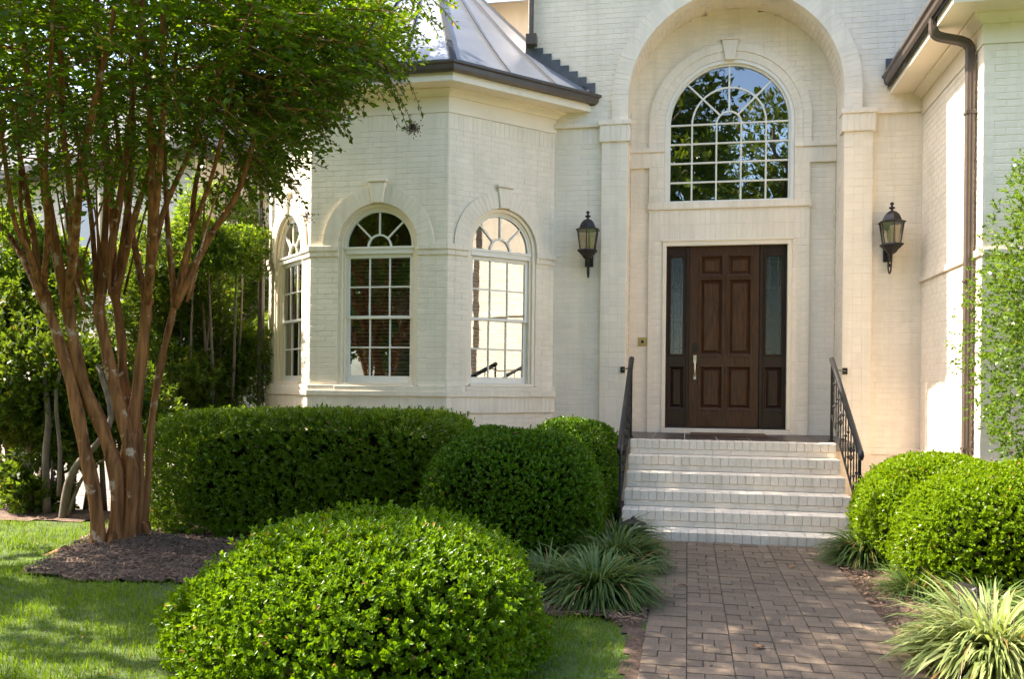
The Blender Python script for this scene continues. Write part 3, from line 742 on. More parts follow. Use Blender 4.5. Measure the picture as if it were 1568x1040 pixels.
# big arched window over the door
m = MB(); fr = FW
m.band(fr, WC, WR - .002, WR - 0.045, WB, WS, -0.12, 0.012, 36); m.band(fr, WC, WR - .045, WR - 0.075, WB, WS, -0.12, -0.025, 36)
m.fbox(fr, WC - WR + .045, WC + WR - .045, WB - .002, WB + .022, -0.12, 0.02)
aw = m.build('arched_window', 'sash', house)
Gh = WR - 0.075; pw = 0.325; vb = [WC - 1.5 * pw, WC - .5 * pw, WC + .5 * pw, WC + 1.5 * pw]; zb0 = WB + 0.022; rows = 4; rh = (WS - zb0) / rows; mt = .0115
for u in vb:
    m = MB(); m.fbox(fr, u - mt, u + mt, zb0, WS, -0.065, -0.035, .004); m.build('muntin', 'sash', aw)
for k in range(1, rows + 1):
    m = MB(); m.fbox(fr, WC - Gh, WC + Gh, zb0 + k * rh - mt, zb0 + k * rh + mt, -0.0655, -0.0345, .004); m.build('muntin', 'sash', aw)
for r_ in (.5 * pw, 1.5 * pw):
    m = MB(); m.band(fr, WC, r_ + mt, r_ - mt, WS, WS, -0.064, -0.036, 26); m.build('muntin', 'sash', aw)
for k in range(1, 4):
    a = math.pi * k / 4; d = Vector((math.cos(a), math.sin(a))); t = Vector((-d.y, d.x)) * mt; o_ = Vector((WC, WS))
    q0, q1 = o_ + d * (.5 * pw + mt * .8), o_ + d * (Gh - .002); m = MB()
    m.poly(fr, [tuple(q0 - t), tuple(q1 - t), tuple(q1 + t), tuple(q0 + t)], -0.063, -0.037); m.build('muntin', 'sash', aw)
us = [WC - Gh] + vb + [WC + Gh]
for i in range(5):
    for j in range(rows): pane(aw, fr, [(us[i], zb0 + j * rh), (us[i + 1], zb0 + j * rh), (us[i + 1], zb0 + (j + 1) * rh), (us[i], zb0 + (j + 1) * rh)], -0.05, 0.002)
for k in range(4):
    fanpane(aw, fr, WC, WS, .5 * pw, 1.5 * pw, math.pi * k / 4, math.pi * (k + 1) / 4, -0.05); fanpane(aw, fr, WC, WS, 1.5 * pw, Gh, math.pi * k / 4, math.pi * (k + 1) / 4, -0.05)
fanpane(aw, fr, WC, WS, 0, .5 * pw, 0, math.pi, -0.05)

# --- door, sidelights, casing
m = MB(); m.fbox(fr, DX0, DX0 + .052, 0.965, DZ1, -0.10, 0.052, .006); m.fbox(fr, DX1 - .052, DX1, 0.965, DZ1, -0.10, 0.052, .006); m.fbox(fr, DX0, DX1, DZ1 - .07, DZ1 + .002, -0.10, 0.053, .006)
m.fbox(fr, DX0 - .012, DX1 + .012, DZ1 - .012, DZ1 + .016, -.05, .066, .004); m.build('door_casing', 'trim', house)
m = MB(); m.fbox(fr, DX0, DX1, 0.885, 0.958, -0.10, 0.085, .006); m.build('door_sill', 'stepbrick', house)
m = MB(); m.fbox(fr, DX0 + .052, DX1 - .052, 0.958, 0.975, -0.10, 0.05, .004); m.build('threshold', 'bronze', house)
DB, DT = 0.975, 3.435
SL0, SL1 = 0.022, 0.940
m = MB()
for a, b in ((DX0 + .052, DX0 + .072), (SL0 - .045, SL0 - .004), (SL1 + .004, SL1 + .045), (DX1 - .072, DX1 - .052)): m.fbox(fr, a, b, DB, DT, -0.10, -0.010, .006)
m.fbox(fr, DX0 + .052, DX1 - .052, DT, DT + .012, -0.10, -.012, .003)
dfr = m.build('door_frame', 'doordark', house)
def panelled(name, a, b, z0, z1, p, holes):
    # stiles and rails as one slab with recessed panel fields cut out of it
    m = MB(); us = sorted({a, b, *[h[0] for h in holes], *[h[1] for h in holes]}); vs_ = sorted({z0, z1, *[h[2] for h in holes], *[h[3] for h in holes]})
    for i in range(len(us) - 1):
        for j in range(len(vs_) - 1):
            cu, cv = (us[i] + us[i + 1]) / 2, (vs_[j] + vs_[j + 1]) / 2
            if any(h[0] < cu < h[1] and h[2] < cv < h[3] for h in holes): continue
            m.fbox(fr, us[i], us[i + 1], vs_[j], vs_[j + 1], p - .045, p)
    return m.build(name, 'door', house)
def raised(par, a, b, z0, z1, p, mat='door'):
    def strip(q, s, pp0, pp1):
        A = [(a + q, z0 + q), (b - q, z0 + q), (b - q, z1 - q), (a + q, z1 - q)]; B = [(a + s, z0 + s), (b - s, z0 + s), (b - s, z1 - s), (a + s, z1 - s)]
        return [fr(*x, pp0) for x in A], [fr(*x, pp1) for x in B]
    m = MB(); lev = [(-.012, p - .002), (-.010, p + .012), (.004, p + .012), (.014, p + .004), (.026, p - .026), (.034, p - .028), (.062, p - .008), (.066, p - .004)]
    vs = []; fs = []
    for (q, pp) in lev: vs += [fr(*x, pp) for x in ((a + q, z0 + q), (b - q, z0 + q), (b - q, z1 - q), (a + q, z1 - q))]
    for i in range(len(lev) - 1):
        for k in range(4): fs.append((4 * i + k, 4 * i + (k + 1) % 4, 4 * i + 4 + (k + 1) % 4, 4 * i + 4 + k))
    e = 4 * (len(lev) - 1); fs.append((e, e + 1, e + 2, e + 3)); m.add(vs, fs); return m.build('panel', mat, par)
cells = [(0.158, 0.462, 3.03, 3.305), (0.528, 0.834, 3.03, 3.305), (0.155, 0.462, 1.95, 2.985), (0.530, 0.836, 1.95, 2.985), (0.158, 0.466, 1.215, 1.80), (0.520, 0.836, 1.215, 1.80)]
cells = [(a, b, c, d) for a, b, c, d in cells]
door = panelled('front_door', SL0, SL1, DB + .004, DT - .004, -0.030, cells)
for (a, b, c, d) in cells: raised(door, a, b, c, d, -0.030)
for (a, b) in ((DX0 + .072, SL0 - .045), (SL1 + .045, DX1 - .072)):
    gcell = (a + .030, b - .030, 1.955, 3.305); pcell = (a + .022, b - .022, 1.215, 1.80)
    sd = panelled('sidelight', a, b, DB + .004, DT - .004, -0.034, [gcell, pcell])
    sd.data.materials.clear(); sd.data.materials.append(M['doordark'])
    raised(sd, *pcell, -0.034, 'doordark')
    m = MB(); x0_, x1_, z0_, z1_ = gcell
    for (u0, u1, v0, v1) in ((x0_ - .012, x0_ + .014, z0_ - .012, z1_ + .012), (x1_ - .014, x1_ + .012, z0_ - .012, z1_ + .012), (x0_ + .014, x1_ - .014, z0_ - .012, z0_ + .014), (x0_ + .014, x1_ - .014, z1_ - .014, z1_ + .012)):
        m.fbox(fr, u0, u1, v0, v1, -0.06, -0.020, .006)
    m.build('glazing_bead', 'doordark', sd)
    m = MB(); m.fbox(fr, x0_ + .012, x1_ - .012, z0_ + .012, z1_ - .012, -0.064, -0.058); m.build('pane', 'leaded', sd)
    m = MB(); w_ = x1_ - x0_
    for t in (.26, .74): m.fbox(fr, x0_ + w_ * t - .003, x0_ + w_ * t + .003, z0_ + .014, z1_ - .014, -0.0585, -0.054)
    for z in (z0_ + .09, z0_ + .46, z0_ + .52, z1_ - .5, z1_ - .44, z1_ - .09): m.fbox(fr, x0_ + .014, x1_ - .014, z - .003, z + .003, -0.0588, -0.0543)
    m.build('lead_came', 'came', sd)
# handle set on the left stile
m = MB(); m.fbox(fr, 0.072, 0.120, 2.00, 2.115, -0.031, -0.008, .005); m.build('keypad', 'black', door)
m = MB(); m.fbox(fr, 0.076, 0.122, 1.845, 1.955, -0.031, -0.016, .005); m.fbox(fr, 0.080, 0.120, 1.62, 1.69, -0.031, -0.016, .005)
m.tube([fr(0.10, 1.87, -0.02), fr(0.10, 1.86, 0.03), fr(0.10, 1.82, 0.045), fr(0.10, 1.75, 0.048), fr(0.10, 1.69, 0.036), fr(0.10, 1.66, -0.018)], [.011, .012, .013, .013, .011, .009], 8)
m.lathe(fr(0.10, 1.92, -0.014), [(0.014, -.012), (0.014, .012)], 10); m.build('door_handle', 'nickel', door)

# --- downspouts
def spout(name, pts, r, parent=house, mat='gutter', flat=True):
    m = MB(); m.tube(pts, r, 8); return m.build(name, mat, parent)
dy = 9.60
def S_bend(x_g, x_w, y, zt, zm):
    P = [(x_g, y, zt), (x_g, y, zt - .11)]
    for k in range(1, 6):
        a = k / 6 * math.pi / 2; P.append((x_g + .09 * (1 - math.cos(a)), y, zt - .11 - .09 * math.sin(a)))
    P.append((x_g + .09, y, zt - .205)); P.append((x_w - .09, y, zm + .10))
    for k in range(1, 6):
        a = k / 6 * math.pi / 2; P.append((x_w - .09 + .09 * math.sin(a), y, zm + .09 - .0 - .09 * (1 - math.cos(a))))
    P.append((x_w, y, zm - .03))
    return P
def rect_spout(name, pts, w, d, parent):
    # rectangular corrugated pipe; pts in an x-z plane at constant y
    m = MB(); P = [Vector(p) for p in pts]; o = 0; prof = []
    n = 16
    for k in range(n):
        a = 2 * math.pi * k / n; cx_, cy_ = math.cos(a), math.sin(a)
        q = 1 / max(abs(cx_), abs(cy_)); rr = 1.0 if k % 2 else 0.90
        prof.append((cx_ * q * d * rr, cy_ * q * w * rr))
    for i, p in enumerate(P):
        t = (P[min(i + 1, len(P) - 1)] - P[max(i - 1, 0)]).normalized(); side_ = Vector((0, 1, 0)); a = side_.cross(t).normalized()
        for (c, e) in prof: m.v.append(tuple(p + a * c + side_ * e))
    for i in range(len(P) - 1):
        for k in range(n): m.f.append((i * n + k, i * n + (k + 1) % n, (i + 1) * n + (k + 1) % n, (i + 1) * n + k))
    return m.build(name, 'gutter', parent)
P = S_bend(WX - .41, WX - .06, dy, 5.30, 4.95)
rect_spout('downspout', P + [(WX - .06, dy, 2.5), (WX - .06, dy, 0.05)], .050, .038, house)
m = MB()
for z in (4.3, 2.6, 0.9): m.box(WX - .105, WX - .001, dy - .056, dy + .056, z, z + .03)
m.build('downspout_strap', 'gutter', house)
xl = BD[0] - 0.05
rect_spout('downspout', [(BD[0] - .48, YF - .12, 5.27), (BD[0] - .48, YF - .12, 5.15), (BD[0] - .44, YF - .12, 5.02), (xl - .12, YF - .12, 4.66), (xl - .02, YF - .12, 4.55), (xl, YF - .12, 4.40), (xl, YF - .12, 2.0), (xl, YF - .12, -.4)], .045, .035, house)
rect_spout('downspout', [(-2.10, YF - .05, 8.0), (-2.10, YF - .05, 7.0), (-2.10, YF - .05, 6.20)], .038, .030, house)
bpy.data.objects[house.children[-1].name].data.materials[0] = M['trim']
m = MB(); m.box(-2.16, -2.02, YF - .12, YF - .006, 6.08, 6.22); m.build('downspout_outlet', 'gutter', house)

# ================================================================ STEPS
steps = thing('front_steps', 'white painted brick front steps with dark tiled landing before the door', 'steps', (0.5, 8.7, 0))
SX0, SX1, SY0, TR = -0.64, 1.63, 8.70, 0.314
zs = [0.0, 0.10, 0.26, 0.42, 0.58, 0.74, 0.90]
m = MB()
for k in range(6):
    y0 = SY0 + k * TR; m.box(SX0 + .012, SX1 - .012, y0 + .012, YW + .0 if k == 5 else YW - .01 * (k + 1), zs[k] - (0.05 if k == 0 else 0.0), zs[k + 1] - .010)
score = m.build('step_core', 'mortar', steps)
def step_unit(seed):
    r = random.Random(seed); j = lambda: r.uniform(-.008, .008); m = MB()
    m.add([(-.5, 0, -.5), (.5, 0, -.5), (.5, 0, .5), (-.5, 0, .5), (-.5, -.985, -.5), (.5, -.985, -.5), (.5, -.985, .47), (-.5, -.985, .47),
           (-.48, -1, -.48 + j()), (.48, -1, -.48 + j()), (.48, -1, .455 + j()), (-.48, -1, .455 + j()), (-.485, -.96, .5), (.485, -.96, .5), (.485, 0, .5), (-.485, 0, .5)],
          [(0, 1, 5, 4), (1, 2, 6, 5), (3, 0, 4, 7), (4, 5, 9, 8), (5, 6, 10, 9), (7, 4, 8, 11), (8, 9, 10, 11), (11, 10, 6, 7), (7, 6, 13, 12), (12, 13, 14, 15)])
    me = bpy.data.meshes.new('brick'); me.from_pydata(m.v, [], m.f); return me
smesh = [step_unit(i) for i in range(4)]
for me in smesh: me.materials.clear(); me.materials.append(M['stepbrick'])
def sbrick(x0, x1, y0, y1, z0, z1):
    o = bpy.data.objects.new('brick', smesh[random.randrange(4)]); C.objects.link(o); attach(o, steps)
    g = .0020; j = random.uniform(-.002, .002)
    o.location = ((x0 + x1) / 2, y1, (z0 + z1) / 2 + random.uniform(-.0015, .0015)); o.scale = (x1 - x0 - 2 * g, y1 - y0 + j, z1 - z0 - g)
slab = MB()
for k in range(6):
    y0 = SY0 + k * TR; zt = zs[k + 1]; nb = 27; w = (SX1 - SX0) / nb
    for i in range(nb): sbrick(SX0 + i * w, SX0 + (i + 1) * w, y0 - .004, y0 + 0.20, zt - 0.098, zt)
    if k: 
        nb = 11; w = (SX1 - SX0) / nb; of = w / 2
        for i in range(nb + 1):
            a, b = max(SX0, SX0 + i * w - of), min(SX1, SX0 + (i + 1) * w - of); sbrick(a, b, y0 + .004, y0 + .10, zs[k], zs[k] + 0.062)
    if k < 5: slab.box(SX0 + .004, SX1 - .004, y0 + .2035, y0 + TR + .02, zt - .05, zt - 0.004)
slab.build('tread_back', 'stepbrick', steps)
# landing: grout bed and dark tiles
m = MB(); m.box(AC - AR + .004, AC + AR - .004, SY0 + 5 * TR + .2035, YW - .004, 0.80, 0.888); m.build('landing_bed', 'grout', steps)
ly0, ly1 = SY0 + 5 * TR + .206, YW - .006; tx = np.linspace(AC - AR + .006, AC + AR - .006, 8); ty = np.linspace(ly0, ly1, 5)
for i in range(7):
    for j in range(4):
        m = MB(); m.poly(lambda u, v, p: (u, v, p), [(tx[i] + .004, ty[j] + .004), (tx[i + 1] - .004, ty[j] + .004), (tx[i + 1] - .004, ty[j + 1] - .004), (tx[i] + .004, ty[j + 1] - .004)], .86, .8955 + random.uniform(-.0008, .0008), .003)
        m.build('tile', 'tile', steps)
m = MB(); m.box(SX0 + .01, SX1 - .01, SY0 + 5 * TR + .25, YF - .1, -.05, 0.80)
m.box(AC - AR + .01, AC + AR - .01, YF - .3, YW - .02, -.05, 0.80); m.build('landing_base', 'stepbrick', steps)

# ================================================================ RAILINGS
def railing(x, label, side):
    t = thing('handrail', label, 'handrail', (x, 9.0, 0), 'iron handrails of the front steps')
    y0, z0, y1, z1 = 9.02, 0.885, 10.78, 1.835; sl_ = (z1 - z0) / (y1 - y0)
    m = MB(); pts = [(x, y0 - .035, z0 - .055), (x, y0 - .055, z0 - .025), (x, y0 - .035, z0 + .004)] + [(x, y0 + (y1 - y0) * k / 6, z0 + .02 + (z1 - z0) * k / 6) for k in range(7)]
    m.tube(pts, [.022, .028, .030] + [.031] * 7, 10); m.build('top_rail', 'black', t, True)
    m = MB(); m.tube([(x, y0, zs[1] + .17), (x, y1, zs[1] + .17 + (y1 - y0) * sl_)], .012, 6); m.build('bottom_rail', 'black', t)
    for (yy, zb) in ((y0 + .03, 0.10), (y1 - .02, 0.90)):
        m = MB(); m.box(x - .014, x + .014, yy - .014, yy + .014, zb - .05, z0 + (yy - y0) * sl_); m.box(x - .03, x + .03, yy - .03, yy + .03, zb - .002, zb + .014); m.build('post', 'black', t)
    n = 11
    for k in range(1, n):
        yy = y0 + .03 + (y1 - y0 - .05) * k / n; zt = z0 + (yy - y0) * sl_; zb = zs[1] + .17 + (yy - y0) * sl_
        m = MB(); seg = 18; vs = []; fs = []
        for i in range(seg + 1):
            a = i * 0.55; zq = zb + (zt - zb) * i / seg
            for q in range(4): vs.append((x + .0085 * math.cos(a + q * math.pi / 2), yy + .0085 * math.sin(a + q * math.pi / 2), zq))
        for i in range(seg):
            for q in range(4): fs.append((4 * i + q, 4 * i + (q + 1) % 4, 4 * i + 4 + (q + 1) % 4, 4 * i + 4 + q))
        m.add(vs, fs); bal = m.build('baluster', 'black', t)
        zm = (zb + zt) / 2
        if k in (3, 7):
            m = MB()
            for q in range(4):
                a0 = q * math.pi / 2; m.tube([(x + .032 * math.sin(math.pi * i / 8) * math.cos(a0 + i * .35), yy + .032 * math.sin(math.pi * i / 8) * math.sin(a0 + i * .35), zm - .08 + .02 * i) for i in range(9)], .005, 5)
            m.build('basket', 'black', bal)
        else:
            m = MB()
            for zc in ((zm,) if k % 2 else (zm + .13, zm - .13)): m.lathe((x, yy, zc), [(.008, -.016), (.017, -.006), (.017, .006), (.008, .016)], 8)
            m.build('collar', 'black', bal)
    m = MB(); xe = (AC - AR - .035) if side < 0 else (AC + AR + .035)
    m.tube([(x, y1 - .1, z1 - .05), (x + side * .05, y1 + .05, z1 - .10), (xe, YF - .10, z1 - .10), (xe, YF - .066, z1 - .10)], .009, 6); m.box(xe - .03, xe + .03, YF - .078, YF - .064, z1 - .14, z1 - .06); m.build('wall_bracket', 'black', t)
railing(-0.665, 'black iron handrail on the left of the steps beside the boxwoods', -1)
railing(1.655, 'black iron handrail on the right of the steps with twisted balusters', 1)

# ================================================================ LANTERNS
def lantern(cx, label):
    cyw = YF; cy = YF - 0.215; t = thing('wall_lantern', label, 'lantern', (cx, YF, 2.95), 'lanterns either side of the entry'); Rt = math.pi / 6
    m = MB(); m.lathe((cx, cy, 0), [(.168, 3.548), (.172, 3.556), (.150, 3.566), (.118, 3.578), (.108, 3.610), (.088, 3.650), (.055, 3.684), (.024, 3.697), (.020, 3.704)], 6, Rt); roof_ = m.build('lantern_roof', 'bronze', t)
    m = MB(); m.lathe((cx, cy, 0), [(.012, 3.700), (.012, 3.715), (.036, 3.728), (.036, 3.740), (.014, 3.752), (.012, 3.765), (.024, 3.778), (.024, 3.792), (.006, 3.806)], 10); m.build('finial', 'bronze', roof_, True)
    m = MB(); m.lathe((cx, cy, 0), [(.136, 3.268), (.146, 3.278), (.140, 3.292), (.112, 3.300), (.10, 3.296)], 6, Rt); m.lathe((cx, cy, 0), [(.020, 3.165), (.055, 3.185), (.075, 3.215), (.110, 3.245), (.132, 3.270)], 6, Rt); m.build('lantern_base', 'bronze', t)
    for k in range(6):
        a = Rt + k * math.pi / 3; b = a + math.pi / 3; m = MB()
        m.tube([(cx + .108 * math.cos(a), cy + .108 * math.sin(a), 3.296), (cx + .148 * math.cos(a), cy + .148 * math.sin(a), 3.553)], .0065, 5); m.build('cage_bar', 'bronze', t)
        m = MB(); q = lambda r, an, z: (cx + r * math.cos(an), cy + r * math.sin(an), z)
        m.add([q(.103, a, 3.298), q(.103, b, 3.298), q(.143, b, 3.552), q(.143, a, 3.552)], [(0, 1, 2, 3)]); m.build('pane', 'lampglass', t)
    m = MB()
    for k in range(3):
        a = k * 2.1; m.lathe((cx + .035 * math.cos(a), cy + .035 * math.sin(a), 0), [(.013, 3.30), (.013, 3.42), (.016, 3.44), (.010, 3.475), (.003, 3.50)], 8)
    m.build('candle', 'candle', t, True)
    m = MB(); m.fbox(FF, cx - .055, cx + .055, 3.10, 3.30, 0.0, .020, .006); m.tube([(cx, YF - .02, 3.20), (cx, YF - .09, 3.12), (cx, cy + .02, 3.13), (cx, cy, 3.17)], .014, 8); m.build('wall_bracket', 'bronze', t)
    m = MB(); pts = [(cx, cy + .02 - .03 * math.sin(a) * 1.0, 3.06 - .105 * math.cos(a) * 1.0) for a in np.linspace(-2.9, 2.9, 18)]
    pts = [(cx, YF - .02 - .10 + .085 * math.cos(a), 3.045 + .10 * math.sin(a)) for a in np.linspace(1.2, 7.2, 22)]
    m.tube(pts, .010, 6); m.lathe((cx, YF - .12, 3.045), [(.004, -.022), (.020, -.010), (.020, .010), (.004, .022)], 8); m.build('scroll', 'bronze', t)
lantern(-1.292, 'black lantern on the wall between the bay and the entry arch')
lantern(2.435, 'black lantern on the wall right of the entry arch near the downspout')
# doorbell, mat
m = MB(); m.fbox(FW, -0.668, -0.548, 2.075, 2.193, 0.0, 0.012, .004); db = m.build('doorbell', 'brass'); tag(db, 'small square brass doorbell plate on the wall left of the door', 'doorbell')
m = MB(); c_ = FW(-0.608, 2.134, 0.012); m.tube([c_, (c_[0], c_[1] - .010, c_[2])], .022, 12); m.build('button', 'bronze', db)
m = MB(); m.poly(lambda u, v, p: (u, v, p), [(0.05, 11.35), (1.0, 11.35), (1.0, 11.95), (0.05, 11.95)], .898, .915, .004); dm = m.build('doormat', 'mat'); tag(dm, 'brown coir doormat on the dark tiled landing', 'doormat')
# ================================================================ PLANTS
def noise3(P, s, seed):
    r = np.random.default_rng(seed); o = np.zeros(len(P))
    for k in range(5):
        d = unit(r.normal(size=3)) * s * (1.35 ** k); o += np.sin(P @ d + r.uniform(0, 6.28)) / (1.25 ** k)
    return o / 2.2
def perp(A):
    r = np.where(np.abs(A[:, 2:3]) < 0.9, np.array([[0, 0, 1.0]]), np.array([[1.0, 0, 0]]))
    return unit(np.cross(A, r))
def leaf_geo(P, D, N, L, Wd, oval=True, fold=0.25):
    # leaves at P pointing along D, facing N; returns verts, quads
    D = unit(D); Sd = unit(np.cross(D, N)); N = np.cross(Sd, D); L = L[:, None]; Wd = Wd[:, None]; n = len(P)
    up = N * Wd * fold
    if oval:
        V = np.stack([P, P + D * L * .32 + Sd * Wd * .5 + up, P + D * L * .72 + Sd * Wd * .42 + up * .8, P + D * L - N * L * .08,
                      P + D * L * .72 - Sd * Wd * .42 + up * .8, P + D * L * .32 - Sd * Wd * .5 + up], 1).reshape(-1, 3)
        b = (np.arange(n) * 6)[:, None]
        F = np.concatenate([b + np.array([[0, 1, 2, 3]]), b + np.array([[0, 3, 4, 5]])], 0)
    else:
        V = np.stack([P, P + D * L * .45 + Sd * Wd * .5 + up, P + D * L, P + D * L * .45 - Sd * Wd * .5 + up], 1).reshape(-1, 3)
        F = (np.arange(n) * 4)[:, None] + np.array([[0, 1, 2, 3]])
    return V, F
def sprigs(Q, A, k, ll, lw, slen, spread=(35, 75), oval=True, fold=0.25):
    m = len(Q); A = unit(A); e1 = perp(A); e2 = np.cross(A, e1); Ps, Ds, Ns, Ls, Ws = [], [], [], [], []
    ph0 = rng.uniform(0, 6.28, m)
    for i in range(k):
        ph = ph0 + i * 2.4 + rng.uniform(-.4, .4, m); al = np.radians(rng.uniform(spread[0], spread[1], m)) * (1 - 0.45 * i / k)
        out = e1 * np.cos(ph)[:, None] + e2 * np.sin(ph)[:, None]
        D = A * np.cos(al)[:, None] + out * np.sin(al)[:, None]; N = A * np.sin(al)[:, None] - out * np.cos(al)[:, None]
        Ps.append(Q + A * (slen * (i + .3) / k)); Ds.append(D); Ns.append(N + rng.normal(0, .25, N.shape))
        sc = rng.uniform(.7, 1.2, m); Ls.append(ll * sc); Ws.append(lw * sc)
    return leaf_geo(np.concatenate(Ps), np.concatenate(Ds), np.concatenate(Ns), np.concatenate(Ls), np.concatenate(Ws), oval, fold)
def sph(n):
    v = rng.normal(size=(n, 3)); return unit(v)
def blob(c, rad, pw, dirs, seed, amp=0.05, fs=3.0):
    # superellipsoid surface point and outward normal for each direction
    d = dirs / np.array(rad); t = (np.abs(d) ** pw).sum(1) ** (-1 / pw); p = dirs * t[:, None]
    nr = unit(np.sign(p) * np.abs(p / np.array(rad)) ** (pw - 1) / np.array(rad))
    p = p * (1 + amp * noise3(p, fs, seed))[:, None]
    return p + np.array(c), nr
def shrub(name, label, cat, c, rad, pw, nsp, k, ll, lw, slen, mat, seed, amp=.05, fs=3., oval=True, up=.35, group=None, deep=.22, stray=0.04, yaw=0.0):
    t = thing(name, label, cat, (c[0], c[1], 0), group)
    d = sph(int(nsp * 2)); P, Nr = blob((0, 0, 0), rad, pw, d, seed, amp, fs)
    # even out density: weight by area element
    wgt = np.linalg.norm(P, axis=1) ** 2 / np.maximum((unit(P) * Nr).sum(1), .25); sel = rng.random(len(P)) < wgt / np.quantile(wgt, .93)
    P, Nr = P[sel][:nsp], Nr[sel][:nsp]
    cy_, sy_ = math.cos(yaw), math.sin(yaw); RM = np.array([[cy_, -sy_, 0], [sy_, cy_, 0], [0, 0, 1]])
    P = P @ RM.T; Nr = Nr @ RM.T
    dp = np.where(rng.random(len(P)) < .72, rng.exponential(.025, len(P)), rng.uniform(.03, deep, len(P))) - np.where(rng.random(len(P)) < stray, rng.uniform(.0, .07, len(P)), 0)
    P = P * (1 - dp)[:, None] + np.array(c); ok = P[:, 2] > .05; P, Nr = P[ok], Nr[ok]
    A = Nr + rng.normal(0, .38, Nr.shape) + np.array([0, 0, up])
    V, F = sprigs(P, A, k, ll, lw, slen, oval=oval)
    o = np_mesh('foliage', V, F, mat, t); o['kind'] = 'stuff'
    # solid near-black core with shade put into its colour, then woody stems
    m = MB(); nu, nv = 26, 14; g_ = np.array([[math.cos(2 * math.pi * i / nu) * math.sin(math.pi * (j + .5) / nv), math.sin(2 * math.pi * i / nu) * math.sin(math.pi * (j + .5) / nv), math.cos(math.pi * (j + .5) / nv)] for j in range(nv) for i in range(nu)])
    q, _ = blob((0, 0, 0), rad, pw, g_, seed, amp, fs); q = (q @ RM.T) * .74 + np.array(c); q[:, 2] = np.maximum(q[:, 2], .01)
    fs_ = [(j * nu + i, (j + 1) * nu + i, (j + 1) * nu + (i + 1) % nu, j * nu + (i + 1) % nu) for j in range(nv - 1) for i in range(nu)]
    m.add([tuple(x) for x in q], fs_ + [tuple(range(nu)), tuple(reversed(range((nv - 1) * nu, nv * nu)))]); m.build('shade_core', 'core', t)
    m = MB()
    for s_ in range(5):
        a = s_ * 1.26 + seed; m.tube([(c[0] + .06 * math.cos(a), c[1] + .06 * math.sin(a), -.05), (c[0] + .3 * rad[0] * math.cos(a), c[1] + .3 * rad[1] * math.sin(a), c[2] * .6 + .1), (c[0] + .6 * rad[0] * math.cos(a), c[1] + .6 * rad[1] * math.sin(a), c[2] + .3 * rad[2])], [.022, .014, .006], 5)
    m.build('stem', 'bark2', t); return t

# clipped evergreens
shrub('clipped_bush', 'big rounded bright green bush in the foreground at the lawn edge', 'bush', (-1.71, 4.62, 0.0), (.95, .93, 0.71), 2.7, 20500, 7, .029, .0172, .040, 'lf_front', 3, .065, 5.0, stray=.18)
shrub('boxwood', 'dark green rounded boxwood between the long hedge and the liriope', 'bush', (-1.52, 7.85, 0.42), (.80, .78, .66), 2.7, 18000, 6, .027, .0175, .026, 'lf_box', 5, .06, 5.5, oval=False, group='clipped boxwoods by the steps')
shrub('boxwood', 'dark green boxwood tucked behind another against the left handrail', 'bush', (-1.22, 9.45, 0.45), (.52, .62, .70), 2.7, 11000, 6, .027, .0175, .026, 'lf_box', 6, .06, 5.5, oval=False, group='clipped boxwoods by the steps')
shrub('boxwood', 'sunlit-toned boxwood next to the right handrail', 'bush', (2.13, 8.1, 0.38), (.66, .70, .55), 2.6, 15000, 6, .027, .0175, .026, 'lf_boxr', 8, .06, 5.0, oval=False, group='clipped boxwoods by the steps')
shrub('boxwood', 'broad sunlit boxwood in front at the right edge of the picture', 'bush', (2.46, 7.05, 0.36), (.86, .66, .58), 2.6, 18000, 6, .027, .0175, .026, 'lf_boxr', 9, .065, 4.5, oval=False, group='clipped boxwoods by the steps')
shrub('hedge', 'long clipped box-shaped hedge under the bay window beside the tree', 'hedge', (-3.72, 8.55, 0.50), (1.56, .92, .68), 6.5, 24500, 6, .046, .018, .05, 'lf_hedge', 12, .025, 2.2, oval=False, stray=.08, yaw=.10)
# taller leafy shrub at the right edge
def leafy(name, label, cat, pts_fn, n, k, ll, lw, slen, mat, stems, up=.2, oval=True, group=None, bark='bark2'):
    P, A = pts_fn(n); base = stems[0][0]
    t = thing(name, label, cat, (base[0], base[1], base[2]), group)
    V, F = sprigs(P, A + np.array([0, 0, up]) + rng.normal(0, .45, A.shape), k, ll, lw, slen, oval=oval)
    o = np_mesh('foliage', V, F, mat, t); o['kind'] = 'stuff'
    for s_ in stems:
        m = MB(); m.tube(s_[:-1], s_[-1], 7); m.build('stem', bark, t, True)
    return t
def ell(c, rad, seed, thr=-.15, fs=3.5, rlo=.25):
    def f(n):
        d = sph(n * 3); r = rng.uniform(rlo ** 2, 1, n * 3) ** .5; p = d * r[:, None] * np.array(rad) * (1 + .22 * noise3(d * 2, 2.0, seed))[:, None]
        kp = noise3(p, fs, seed + 1) > thr; p, d = p[kp][:n], d[kp][:n]; q = p + np.array(c); ok = q[:, 2] > gz(q[:, 0], q[:, 1]) + .05
        return q[ok], d[ok]
    return f
leafy('tall_shrub', 'tall loose light green shrub against the right wing wall', 'shrub', ell((3.30, 8.15, 2.25), (.86, .8, 1.85), 21, -.6), 10500, 6, .036, .021, .055, 'lf_holly',
      [[(3.4, 8.15, 0), (3.38, 8.1, 1.2), (3.3, 8.1, 2.8), [.035, .025, .008]], [(3.45, 8.2, 0), (3.7, 8.2, 1.4), (3.8, 8.3, 3.0), [.03, .02, .008]], [(3.4, 8.2, .1), (3.15, 8.0, 1.0), (2.95, 7.9, 1.8), [.02, .014, .005]]], oval=False)
